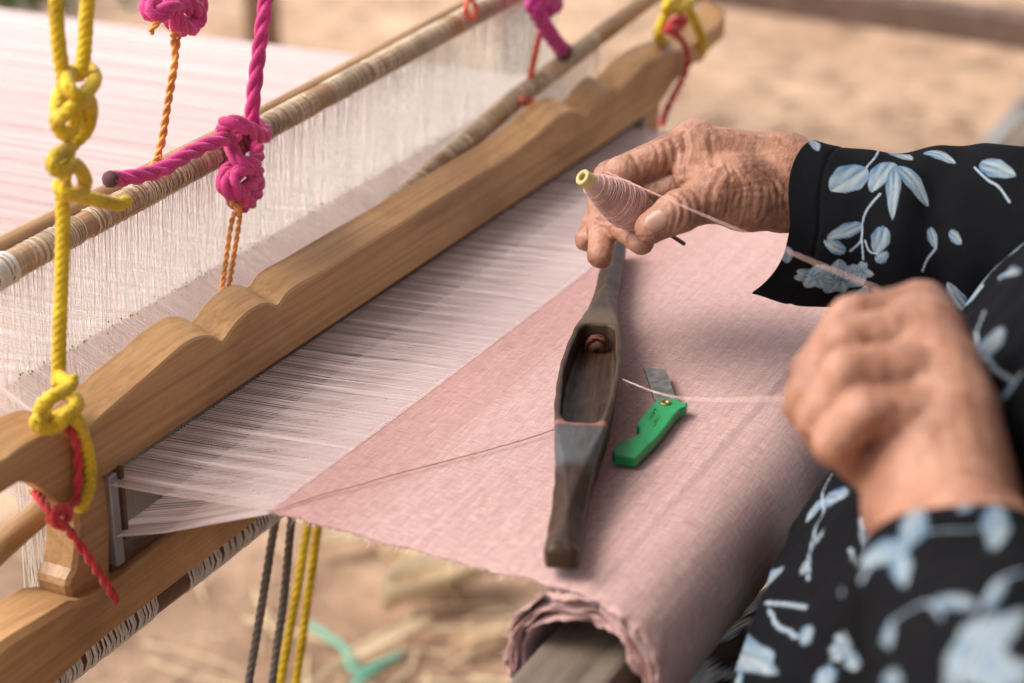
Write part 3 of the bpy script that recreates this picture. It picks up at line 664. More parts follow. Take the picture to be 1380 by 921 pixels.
# ------------------------------------------------------------------ bobbin
za, zbk = .988, 1.040
Ba, Bb = DP(784, 238.5, za), DP(922, 329, zbk); BX = (Bb-Ba); BL = np.linalg.norm(BX); BX /= BL
bn = np.cross(BX, [0, 0, 1]); bn /= np.linalg.norm(bn); bb = np.cross(BX, bn)
def lathe(rows, segs=36, jit=0.0):
    a = np.linspace(0, 2*np.pi, segs, endpoint=False); V = []
    for s, r_ in rows:
        rr = r_*(1+jit*NR.normal(size=segs)) if jit else np.full(segs, r_)
        V.append(Ba+BX*s+rr[:, None]*(np.cos(a)[:, None]*bn+np.sin(a)[:, None]*bb))
    return np.vstack(V), [tuple(f) for f in grid_faces(len(rows), segs, True)[:, ::-1]]
bo = empty('bobbin', Ba)
M['bamboo'] = wood('bamboo', (0.36, 0.25, 0.085), (0.60, 0.47, 0.20), .45, (30, 30, 30))
mb = MB(); mb.add(*lathe([(.022, .0019), (.0005, .0019), (0, .0023), (0, .0040), (.0006, .0044), (.012, .0044), (.045, .0042)])); mb.build('bamboo_tube', M['bamboo'], bo)
yl = BL*.60
rows = []
for t in np.linspace(0, 1, 130):
    r_ = np.interp(t, [0, .05, .2, .45, .62, .8, .93, 1], [.0045, .0058, .0080, .0112, .0116, .0092, .0055, .0030])
    rows.append((.006+t*yl, r_*(1+.022*math.sin(t*130*2.1)+.012*NR.normal())))
mb = MB(); mb.add(*lathe(rows, 40, .006)); mb.build('yarn_winding', M['yarn'], bo)
mb = MB()
for k in range(26):
    t0 = NR.uniform(.04, .8); dt = NR.uniform(.04, .13); ph = NR.uniform(0, 6.28); pts = []
    for q in np.linspace(0, 1, 40):
        t = t0+dt*q; r_ = np.interp(t, [0, .05, .2, .45, .62, .8, .93, 1], [.0045, .0058, .0080, .0112, .0116, .0092, .0055, .0030])*1.02+.0001
        a = ph+q*6.28*1.1; pts.append(Ba+BX*(.006+t*yl)+r_*(math.cos(a)*bn+math.sin(a)*bb))
    mb.tube(pts, .00028, 5, False)
o = mb.build('wound_strands', M['yarn'], bo); o['kind'] = 'stuff'
mb = MB(); mb.tube([Ba+BX*.04, Bb], .0011, 8); mb.build('spindle_stick', M['darkrod'], bo)
tag(bo, 'bobbin of pink yarn on a bamboo tube held in fingers', 'bobbin')
# ------------------------------------------------------------------ ropes and cords
def rope_mesh(mb, pts, r, lay=3.2, strands=3, segs=7, sm=8, relief=1.0):
    P, s = resample(catmull(pts, sm), r*.55); T, N, B = frames(P); ph = s/(r*lay)*2*np.pi*.5
    so, sr = (r*.47, r*.60) if strands == 3 else (r*.48, r*.56)
    if relief < 1: so, sr = r*.40, r*.60
    for k in range(strands):
        a = ph+2*np.pi*k/strands; mb.tube(P+so*(np.cos(a)[:, None]*N+np.sin(a)[:, None]*B), sr, segs)
    return P
def rope(name, paths, r, m, label, cat, group=None, lay=3.2, strands=3, relief=1.0):
    mb = MB()
    for p in paths: rope_mesh(mb, p, r, lay, strands, relief=relief)
    o = mb.build(name, m); tag(o, label, cat, group); return o
def ypath(pts, y):   # (u, v, dy) pixels hung in a plane y = const of the loom
    return [PL(u, v, 1, y+(q[0] if q else 0)) for u, v, *q in pts]
TOPZ = 1.073
def to_top(P0, y, x=None):
    # carry on straight up to the overhead bar
    p = P0; return [np.array([p[0]+.05, y, TOPZ-.012]), np.array([p[0]+.05-.05*(TOPZ-.012-.6)/(TOPZ-.012-p[2]), y, .6]), np.array([p[0]+.05*.12/(TOPZ-p[2]), y, p[2]+.12]), np.array([p[0]+.05*.05/(TOPZ-p[2]), y, p[2]+.05])]
# yellow rope that carries the near end of the beater
YY = .098
up1 = ypath([(75, -25), (76, 20), (80, 70), (86, 112), (82, 140), (76, 165), (88, 182), (100, 172), (104, 150), (92, 140), (84, 150)], YY)
k1 = up1[0]; up1 = to_top(k1, YY)+up1
up2 = ypath([(118, -25), (116, 30), (112, 80), (106, 102), (94, 98), (92, 118, -.012), (108, 130, -.014), (126, 112, -.008), (124, 96, .004), (108, 92, .012), (90, 110, .012), (78, 135, .008), (80, 158, -.004), (96, 146, -.014), (116, 132, -.012),
             (122, 150, -.004), (116, 176, 0), (100, 192, .004), (92, 205, .004), (88, 232), (84, 262), (85, 300), (84, 345), (82, 400), (80, 450), (79, 500), (78, 520)], YY)
up2 = to_top(up2[0], YY)+up2
loopk = ypath([(94, 200), (76, 210, -.008), (70, 224, -.010), (84, 232, -.012), (100, 222, -.010), (112, 236, -.008), (114, 252, -.004), (104, 262, -.008), (86, 262, -.010), (80, 250, -.004), (92, 258, .004), (112, 266, .0), (140, 272), (160, 276), (172, 270)], YY)
lowk = ypath([(79, 505, .0), (90, 515, -.010), (98, 512, -.012), (90, 525, -.014), (66, 538, -.014), (54, 552, -.008), (60, 566, -.004), (84, 560, -.012), (104, 548, -.012), (98, 534, -.002), (78, 530, .006), (62, 545, .004), (58, 560, -.006), (48, 570, -.010), (60, 578, -.010),
              (78, 574, -.012), (92, 560, -.016), (104, 568, -.016)], YY)
lowk += ypath([(112, 590), (119, 615), (121, 645), (116, 668), (110, 682)], YB-.0042)
lowk += [np.array([PL(110, 684, 1, YB)[0], YB+.004, -.0075]), np.array([PL(108, 684, 1, YB)[0], YB+.018, -.0075]), np.array([PL(104, 684, 1, YB)[0], YB+.0275, .01]), np.array([PL(96, 640, 1, YB)[0], YB+.0275, .03]), PL(80, 572, 1, YB+.018)]
rope('yellow_rope', [up1, up2, loopk, lowk], .0036, M['yellow'], 'knotted yellow rope tied round the scalloped end of the beater beside red cord', 'rope', lay=2.2, strands=4, relief=.5)
# yellow rope at the far end of the beater
yf = ypath([(912, -30), (910, -5), (905, 6), (893, 28), (887, 50), (900, 58, .02), (925, 76, .022), (942, 76, .01), (947, 58, -.004), (938, 34, -.004), (926, 10, -.004), (914, 0), (902, 4, -.006), (898, 14, -.006), (918, 10, -.008), (932, 2, -.004)], YB+.001)
rope('yellow_rope', [to_top(yf[0], YB+.005)+yf], .0044, M['yellow'], 'yellow rope looped round the far horn of the beater', 'rope', lay=2.2, strands=4, relief=.5)
rfar = ypath([(912, 10), (920, 24, -.006), (905, 34, -.010), (898, 44, -.008), (915, 40, -.012), (924, 28, -.010), (912, 26, -.012), (902, 40, -.006), (916, 52, -.004), (924, 66, -.004), (926, 90, -.003), (916, 115, -.003), (905, 135, -.003), (896, 155, .002), (892, 168, .012)], YB-.002)
rope('red_cord', [rfar], .0028, M['red'], 'thin red cord hanging down the far end of the beater', 'cord', strands=2)
# red cord at the near post
rn = ypath([(84, 574, -.004), (96, 584, -.006), (104, 606, -.004), (105, 640, -.004), (104, 668, -.004), (98, 682, -.006), (84, 690, -.010), (72, 694, -.010), (68, 704, -.008), (80, 708, -.012), (92, 700, -.012), (88, 688, -.012), (76, 686, -.010), (72, 698, -.012), (84, 708, -.012), (96, 720, -.008)], YB)
rn += ypath([(112, 742), (130, 768), (146, 792), (157, 812)], YB-.012)
tail = ypath([(70, 694, -.010), (60, 680, -.002), (48, 664, .016)], YB)
rope('red_cord', [rn, tail], .0024, M['red'], 'red cord knotted on the post under the yellow rope knot', 'cord', strands=2, lay=4)
# pink rope that carries the lowered shaft, with its orange cord
PY = .148
pk = ypath([(364, -40), (358, 0), (351, 55), (344, 110), (340, 150), (339, 170, .004), (330, 186, .010), (312, 186, .008), (301, 178, .0), (304, 166, -.008), (318, 166, -.014), (336, 174, -.016), (354, 184, -.012), (356, 176, -.002), (342, 166, .006), (322, 172, .008), (308, 184, 0),
            (300, 188, -.010), (280, 195, -.008), (250, 210, -.006), (215, 230, -.004), (180, 239, -.002), (160, 241), (147, 242)], PY)
rope_p1 = to_top(pk[0], PY, pk[0][0]+.02)+pk
kn2 = ypath([(318, 178, 0), (312, 196, -.004), (318, 212, -.010), (332, 222, -.016), (345, 216, -.012), (346, 200, -.004), (336, 194, .006), (322, 204, .008), (314, 220, .004), (303, 236, -.006), (302, 252, -.012), (312, 262, -.014), (328, 256, -.016), (342, 244, -.012), (346, 228, -.004), (336, 220, .006),
             (322, 228, .004), (312, 240, -.012), (318, 256, -.016), (330, 270, -.014), (344, 262, -.010), (347, 246, -.006), (340, 232, -.012), (326, 230, -.016), (314, 240, -.010), (308, 256, 0), (316, 272, .002), (326, 278, -.002), (338, 272, 0)], PY)
rope('pink_rope', [rope_p1, kn2], .0042, M['pink'], 'pink rope with a burnt free end knotted before the heddle rod', 'rope', 'pink shaft ropes', lay=4.2)
e_ = pk[-1]; mb = MB(); mb.tube(catmull([pk[-2]*.45+e_*.55, e_, e_+(e_-pk[-2])*.12, e_+(e_-pk[-2])*.25], 4), [.0040, .0044, .0045, .0045, .0044, .0043, .0042, .0040, .0037, .0033, .0028, .0022, .0012], 9); o = mb.build('burnt_end', M['char'], [q for q in COL.objects if q.name == 'pink_rope'][0])
oc = [ypath([(318, 268, -.010), (325, 276, -.014), (318, 284, -.008), (312, 300, -.004), (306, 340, -.006), (302, 370, -.01), (299, 395, -.015), (298, 408, -.02)], PY), ypath([(320, 266, 0), (312, 274, -.016), (322, 282, -.012), (322, 300, -.004), (316, 340, -.006), (311, 370, -.01), (307, 395, -.015), (306, 408, -.02)], PY)]
rope('orange_cord', oc, .0016, M['orange'], 'doubled orange cord from the pink knot down behind the beater', 'cord', 'shaft cords', strands=2)
# pink rope and orange cord of the raised shaft
P2 = .166
pk2 = ypath([(238, -60), (236, -30), (234, -10), (222, -4, -.004), (205, 2, -.006), (200, 14, -.008), (212, 20, -.012), (228, 10, -.014), (240, 2, -.010), (256, 8, -.008), (266, 18, -.006), (264, 32, -.006), (250, 38, -.008), (238, 30, -.012), (236, 14, -.012), (246, 2, -.004), (262, -2, 0), (268, 10, .004), (258, 28, .004), (240, 34, .002), (228, 20, .004), (232, -4, .006)], P2)
rope('pink_rope', [to_top(pk2[0], P2, pk2[0][0]+.02)+pk2], .0050, M['pink'], 'pink rope bunched in a knot over an orange twisted cord', 'rope', 'pink shaft ropes', lay=4.0)
oc2 = [ypath([(240, 26, -.012), (246, 30, -.006), (240, 50), (236, 80), (230, 110), (224, 150), (217, 190), (212, 210), (206, 224, -.004), (203, 234, -.008), (216, 250, -.010), (222, 264, -.010)], P2), ypath([(232, 30, -.010), (233, 50), (236, 84), (232, 112), (225, 152), (219, 192), (214, 208), (218, 222, -.004), (224, 236, -.010), (222, 252, -.011)], P2),
       ypath([(222, 18, -.012), (216, 24, -.014), (208, 36, -.012), (203, 44, -.012)], P2)]
rope('orange_cord', oc2, .0019, M['orange'], 'twisted orange cord looped on the thread-wrapped rod', 'cord', 'shaft cords', strands=2)
# magenta rope and red cord at the far part of the lowered shaft
P3 = .128
pk3 = ypath([(716, -60), (718, -30), (714, -8), (722, 4, -.006), (736, 10, -.010), (744, 2, -.010), (738, -8, -.006), (724, -4, 0), (728, 12, .006), (742, 14, .004), (748, 4, 0), (736, -2, -.012), (718, 4, -.012), (724, 18, -.012), (734, 36, -.010), (748, 56, -.006), (760, 70, -.004)], P3)
rope('pink_rope', [to_top(pk3[0], P3)+pk3], .0058, M['magenta'], 'magenta rope knot with hanging dark tip over the far rod', 'rope', 'pink shaft ropes', lay=3.0)
e_ = pk3[-1]; mb = MB(); mb.tube(catmull([pk3[-2]*.3+e_*.7, e_, e_+(e_-pk3[-2])*.12, e_+(e_-pk3[-2])*.25], 4), [.0060, .0066, .0068, .0068, .0068, .0067, .0066, .0066, .0064, .006, .0056, .005, .003], 9); mb.build('burnt_end', M['char'], [q for q in COL.objects if q.name == 'pink_rope.002'][0])
oc3 = [ypath([(729, 30, -.006), (722, 62), (715, 95), (710, 124), (703, 134, -.010), (708, 142, -.010)], P3), ypath([(731, 32, -.004), (725, 64), (718, 97), (713, 125), (718, 134, -.010), (712, 142, -.010)], P3)]
rope('orange_cord', oc3, .0017, M['redorange'], 'red-orange cord tied to the rod near the carved bumps', 'cord', 'shaft cords', strands=2)
rt_ = ypath([(640, -30), (636, -10), (630, 4, -.008), (628, 16, -.009), (636, 26, -.009), (642, 12, -.009), (636, 0, -.006)], .158)
rope('orange_cord', [to_top(rt_[0], .166)+rt_], .0020, M['redorange'], 'red-orange cord wound on the far part of the raised rod', 'cord', 'shaft cords', strands=2)
# ropes running down to the treadles
GR = -.70
def treadle_rope(pts, y, r, m, label, grp, lay):
    p = ypath(pts, y); d = p[-1]-p[0]; d = d/np.linalg.norm(d); k = (GR-p[-1][2])/d[2]
    p = p+[p[-1]+d*k*.5, p[-1]+d*k]; return rope(grp[0], [p], r, m, label, 'rope', grp[1], lay=lay)
treadle_rope([(378, 668), (368, 720), (352, 820), (335, 921)], .128, .0026, M['greyrope'], 'grey rope of a treadle, the one farther from the yellow ropes', ('grey_rope', 'treadle ropes'), 3)
treadle_rope([(396, 672), (391, 720), (381, 820), (367, 921)], .128, .0026, M['greyrope'], 'grey rope of a treadle right beside the yellow ropes', ('grey_rope', 'treadle ropes'), 3)
treadle_rope([(420, 672), (413, 720), (396, 820), (378, 921)], .160, .0030, M['yellow'], 'yellow treadle rope under the cloth, next to the grey ropes', ('yellow_rope', 'treadle ropes'), 3)
treadle_rope([(434, 672), (427, 720), (413, 820), (399, 921)], .160, .0030, M['yellow'], 'yellow treadle rope under the cloth, away from grey ropes', ('yellow_rope', 'treadle ropes'), 3)
for k, (xx, yy, lab) in enumerate(((.06, .128, 'wooden treadle bar under the loom, below the grey ropes'), (.11, .160, 'wooden treadle bar under the loom, below the yellow ropes'))):
    mb = MB(); mb.box((xx-.05, yy-.55, GR-.03), (xx+.03, yy+.05, GR+.003)); tag(mb.build('treadle', M['greywood'], None, False, .004), lab, 'treadle', 'treadles')
# ------------------------------------------------------------------ the weaver
def Z(x, y, d): return DP(740+x/3.63, 140+y/3.63, d)
def mk_sdf(bones, k0=.004):
    # bones: (a, b, ra, rb, k); bounding cull keeps it quick
    def f(P):
        d = np.full(len(P), 1.0)
        for a, b, ra, rb, k in bones: d = smin(d, rcone(P, a, b, ra, rb), k)
        return d
    return f
def chain(pts, rads, k): return [(pts[i], pts[i+1], rads[i], rads[i+1], k) for i in range(len(pts)-1)]
WR = Z(1180, 395, 1.025); EL = DP(1640, 372, .93)
rb_ = []
ad = (EL-WR)/np.linalg.norm(EL-WR)
wup = Z(1180, 318, 1.030); wdn = Z(1180, 452, 1.018)
fa = DP(1180, 278, 1.010)
rb_ += [(wup, fa, .0172, .0185, .006), (wdn, fa, .0172, .020, .012), (fa, EL, .0215, .028, .012)]
imcp, mmcp, rmcp, pmcp = Z(715, 205, 1.026), Z(690, 200, 1.046), Z(670, 250, 1.063), Z(670, 310, 1.077)
rb_ += [(Z(1130, 310, 1.026), imcp, .0145, .0122, .010), (Z(1130, 305, 1.036), mmcp, .0145, .0118, .010), (Z(1120, 345, 1.046), rmcp, .015, .0112, .012), (Z(1110, 395, 1.05), pmcp, .015, .0105, .012)]
rb_ += [(Z(1040, 380, 1.035), Z(830, 330, 1.045), .017, .012, .012)]
# thenar and thumb
tm, ti, tt = Z(815, 455, .998), Z(630, 528, .990), Z(500, 606, .990)
rb_ += [(Z(1100, 455, 1.014), Z(960, 468, 1.006), .0162, .0146, .012), (Z(960, 468, 1.006), tm, .0146, .0122, .010)]
rb_ += [(Z(745, 235, 1.022), Z(705, 350, 1.014), .0112, .0108, .003), (Z(660, 420, 1.046), Z(450, 455, 1.052), .0115, .0100, .004)]
rb_ += [(Z(900, 380, 1.008), Z(780, 395, 1.004), .014, .010, .010)]
rb_ += [(tm, ti, .0118, .0103, .006), (ti, tt, .0103, .0084, .004)]
# fingers
rb_ += chain([imcp, Z(358, 342, 1.016), Z(400, 460, 1.034), Z(440, 545, 1.040)], [.0106, .0080, .0078, .0068], .0035)
rb_ += chain([mmcp, Z(300, 360, 1.046), Z(300, 560, 1.046), Z(452, 676, 1.016)], [.0105, .0088, .0078, .0068], .0022)
rb_ += chain([rmcp, Z(262, 420, 1.066), Z(268, 600, 1.048), Z(250, 742, 1.034)], [.0102, .0086, .0080, .0070], .0020)
rb_ += chain([pmcp, Z(270, 480, 1.082), Z(215, 600, 1.066), Z(180, 668, 1.056)], [.0090, .0074, .0068, .0060], .0020)
# knuckle swellings
for p, r_ in ((imcp+UP*.001, .0122), (Z(360, 342, 1.016), .0084), (Z(268, 600, 1.048), .0086)): rb_.append((p, p+np.array([1e-4, 0, 0]), r_, r_, .004))
hand_r = mk_sdf(rb_)
rp = np.array([p for b in rb_ for p in b[:2] if p[1] > -.24])
cut = WR+ad*.07
lo = rp.min(0)-.022; hi = rp.max(0)+.022; lo[1] = cut[1]
VR, QR = surface_nets(hand_r, lo, hi, .00085)
NRm = grad_n(hand_r, VR)
def creases(f, V, N, curves, z0=.9, z1=1.12):
    off = np.zeros(len(V))
    for pts, dep, wid in curves:
        c = catmull([trace(f, 740+x/3.63, 140+y/3.63, z0, z1) for x, y in pts], 4)
        sel = (V > c.min(0)-wid*3).all(1) & (V < c.max(0)+wid*3).all(1)
        if sel.any():
            dd_ = seg_dist(V[sel], c); off[sel] += .62*(-dep*np.exp(-(dd_/wid)**2)+dep*.4*np.exp(-((dd_-wid*1.9)/wid)**2))
    return off
cr = []
rs = np.random.RandomState(5)
for k in range(15):      # skin fan between thumb base and wrist
    t = k/14; x1, y1 = 800+430*t+rs.normal()*12, 585-70*t**2-18*abs(rs.normal()); x0, y0 = 850+200*t, 300+60*t-40*t*t+rs.normal()*15
    mx, my = (x0+x1)/2+40+rs.normal()*14, (y0+y1)/2-10+rs.normal()*10
    cr.append(([(x0, y0), ((x0+mx)/2+14, (y0+my)/2), (mx, my), ((x1+mx)/2+4, (y1+my)/2+8), (x1, y1)], .00034*rs.uniform(.5, 1.4), .00095*rs.uniform(.7, 1.3)))
for k in range(12):      # cross wrinkles over the back near the wrist
    y0 = 215+k*26; cr.append(([(830+rs.uniform(-20, 60), y0+30), (930, y0+rs.normal()*8), (1060, y0-16+rs.normal()*8), (1200, y0-10+rs.normal()*10)], .00016, .0009))
cr += [([(655, 150), (668, 200), (660, 260), (648, 330), (650, 385)], .0016, .0016), ([(790, 170), (800, 240), (810, 300)], .0010, .0018),
       ([(560, 190), (578, 250), (575, 310), (545, 360)], .0009, .0011), ([(600, 175), (622, 240), (615, 300)], .0004, .0010), ([(520, 205), (535, 260), (530, 320)], .0004, .001), ([(480, 200), (490, 260), (478, 310)], .00035, .001),
       ([(400, 250), (432, 300), (443, 350), (438, 385)], .0009, .0012), ([(360, 245), (385, 290), (392, 340)], .0004, .001),
       ([(600, 440), (648, 470), (660, 540), (640, 600)], .0008, .0011), ([(640, 430), (690, 470), (700, 540), (690, 590)], .0005, .0011), ([(575, 455), (612, 490), (622, 560), (600, 625)], .0006, .001), ([(700, 420), (735, 470), (740, 540)], .0005, .0011),
       ([(820, 300), (740, 345), (690, 370), (650, 395)], .0010, .0016), ([(850, 330), (800, 420), (790, 500), (770, 560)], .0006, .0014), ([(760, 410), (800, 440), (830, 500)], .0004, .001),
       ([(225, 590), (255, 604), (300, 606), (330, 595)], .0006, .0009), ([(228, 612), (260, 626), (300, 624)], .0005, .0009), ([(235, 570), (262, 580), (310, 580)], .0004, .0009), ([(395, 640), (440, 655), (500, 650)], .0004, .0008)]
VR = VR+NRm*(creases(hand_r, VR, NRm, cr)+vnoise(VR, 190, 51, 2)*.00016)[:, None]
# left fist
LW = DP(1268, 705, .690); LE = DP(1450, 1040, .56)
lm = [DP(1240, 425, .742), DP(1252, 452, .722), DP(1270, 500, .704), DP(1290, 556, .694)]
lb_ = [(LW+UP*.008, LE, .0225, .034, .008), (LW-UP*.006, LE, .022, .034, .012)]
for p, r_ in zip(lm, (.0135, .0135, .013, .012)): lb_.append((LW+(p-LW)*.15, p, .021, r_, .012))
lb_ += [(DP(1215, 590, .715), DP(1215, 500, .728), .020, .018, .014)]
lb_ += chain([lm[0], DP(1150, 432, .735), DP(1098, 500, .738), DP(1082, 545, .736)], [.0120, .0098, .0088, .0075], .0012)
lb_ += chain([lm[1], DP(1140, 462, .714), DP(1096, 530, .716), DP(1108, 580, .722)], [.0122, .0100, .0090, .0080], .0012)
lb_ += chain([lm[2], DP(1142, 505, .698), DP(1104, 565, .704), DP(1130, 605, .712)], [.0120, .0096, .0088, .0078], .0012)
lb_ += chain([lm[3], DP(1166, 556, .688), DP(1124, 598, .694), DP(1160, 628, .704)], [.0108, .0088, .0080, .0070], .0012)
lb_ += chain([DP(1200, 640, .735), DP(1130, 585, .746), DP(1088, 550, .744)], [.013, .0105, .0085], .006)
hand_l = mk_sdf(lb_)
lp = np.array([p for b in lb_ for p in b[:2]]); lcut = LW+(LE-LW)*.35
sel = np.vstack([lp[(lp@UP) > (lcut@UP)], lcut[None]])
VL, QL = surface_nets(hand_l, sel.min(0)-.03, sel.max(0)+.03, .0016)
NL = grad_n(hand_l, VL); VL = VL+NL*(vnoise(VL, 110, 52, 3)*.0003)[:, None]
# rest of the body (under the clothes, and the head above the picture)
BXc = .135
SHR, SHL = np.array([.300, -.50, .29]), np.array([-.030, -.50, .29])
bb_ = [(np.array([BXc, -.52, -.17]), np.array([BXc, -.46, .05]), .105, .095, .05), (np.array([BXc, -.46, .05]), np.array([BXc, -.50, .24]), .095, .075, .05), (SHL-np.array([-.03, 0, .04]), SHR-np.array([.03, 0, .04]), .030, .030, .02), (SHR-np.array([.01, 0, .03]), EL, .026, .026, .01), (SHL+np.array([.01, 0, -.03]), LE+np.array([0, -.012, 0]), .026, .024, .01),
       (EL, DP(1300, 300, .995), .030, .022, .01), (LE+np.array([0, -.012, 0]), LW+(LE-LW)*.2, .024, .022, .01), (np.array([BXc, -.49, .28]), np.array([BXc, -.45, .43]), .046, .044, .02)]
for sx in (-.09, .09): bb_ += [(np.array([BXc+sx*.8, -.58, -.17]), np.array([BXc+sx, -.23, -.185]), .078, .045, .03), (np.array([BXc+sx, -.22, -.19]), np.array([BXc+sx, -.19, -.68]), .050, .034, .02), (np.array([BXc+sx, -.21, -.745]), np.array([BXc+sx, -.06, -.755]), .034, .024, .02)]
HC = np.array([BXc, -.405, .515]); hr = np.array([[1, 0, 0], [0, math.cos(R(-32)), math.sin(R(-32))], [0, -math.sin(R(-32)), math.cos(R(-32))]]).T
def HP(x, y, z): return HC+hr@np.array([x, y, z])
def body_sdf(P):
    d = mk_sdf(bb_)(P)
    h = ell(P, HC, (.072, .088, .098), hr); h = smin(h, ell(P, HP(0, .025, -.065), (.050, .055, .055), hr), .03); h = smin(h, rcone(P, HP(0, .088, -.002), HP(0, .103, -.030), .008, .013), .012)
    for sx in (-1, 1):
        h = smax(h, -(np.linalg.norm(P-HP(sx*.031, .098, .008), axis=1)-.017), .012); h = smin(h, np.linalg.norm(P-HP(sx*.031, .074, .006), axis=1)-.014, .004)
        h = smin(h, ell(P, HP(sx*.074, -.005, -.01), (.010, .018, .030), hr), .006); h = smin(h, rcone(P, HP(sx*.018, .082, -.062), HP(0, .087, -.060), .004, .007), .008)
    return smin(d, h, .02)
VB, QB = surface_nets(body_sdf, (-.33, -.72, -.80), (.62, .13, .66), .009)
VB = VB  # body, right hand and left hand belong to one surface
nB, nR = len(VB), len(VR)
person_origin = np.array([BXc, -.5, GZ])
def skin_mat():
    m = mat('skin', (0.42, 0.22, 0.15), .5, .35, sss=.12); g = NG(m); v = g.coords('Object')
    a = g.noise(v, 42, 5, .6); b = g.noise(v, 260, 4, .6); c = g.noise(v, 900, 2)
    col = g.ramp(a, [(.28, (0.235, 0.103, 0.066)), (.5, (0.365, 0.180, 0.117)), (.72, (0.47, 0.255, 0.175))])
    col = g.mix(.8, col, g.ramp(g.noise(v, 85, 3, .5), [(.60, (1, 1, 1)), (.67, (.72, .60, .54))]), 'MULTIPLY')
    col = g.mix(.55, col, g.ramp(b, [(.3, (.72, .62, .58)), (.65, (1.1, 1.08, 1.06))]), 'MULTIPLY')
    wr1 = g.noise(g.coords('Object', (1.0, 2.6, 1.0), (R(20), R(35), 0)), 170, 4, .6, .6)
    vo = g.n('ShaderNodeTexVoronoi', feature='DISTANCE_TO_EDGE'); vo.inputs['Scale'].default_value = 620; g.l(v, vo.inputs['Vector'])
    g.base(col); nrm = g.bump(vo.outputs['Distance'], .25, .0004, g.bump(b, .35, .0007, g.bump(wr1, .55, .0011))); g.normal(nrm)
    g.rough(g.math('ADD', g.math('MULTIPLY', a, .25), .36)); return m
M['skin'] = skin_mat()
Vp = np.vstack([VB, VR, VL])-person_origin; Qp = np.vstack([QB, QR+nB, QL+nB+nR])
person = mesh('person', Vp, Qp, M['skin']); person.location = person_origin
tag(person, 'seated weaver in black floral blouse holding a bobbin and drawing yarn', 'person')
bpy.context.view_layer.update()
# nails
M['nail'] = mat('nail', (0.37, 0.20, 0.135), .38, .5, sss=.1)
def nail(f, cx, cy, ang, L, W, z0=.9):
    ctr = trace(f, 740+cx/3.63, 140+cy/3.63, z0, 1.12); n_ = grad_n(f, ctr[None])[0]
    ax_ = RT*math.cos(ang)-UP*math.sin(ang); ax_ -= n_*(ax_@n_); ax_ /= np.linalg.norm(ax_); sx_ = np.cross(n_, ax_); V = []
    nu_, nv_ = 12, 11
    for i in range(nu_):
        t = i/(nu_-1)*2-1; ww = W*(1-abs(t)**3.2*.75)
        for j in range(nv_):
            s = j/(nv_-1)*2-1; p = ctr+ax_*t*L+sx_*s*ww+n_*.004
            for _ in range(12): p = p-n_*float(f(p[None])[0])*.8
            V.append(p+n_*(.00028*(1-.6*max(abs(t), abs(s))**6)))
    o = mesh('fingernail', V, grid_faces(nu_, nv_), M['nail']); part(o, person); return o
nail(hand_r, 522, 572, math.atan2(70, -110)+0.0, .0056, .0050)
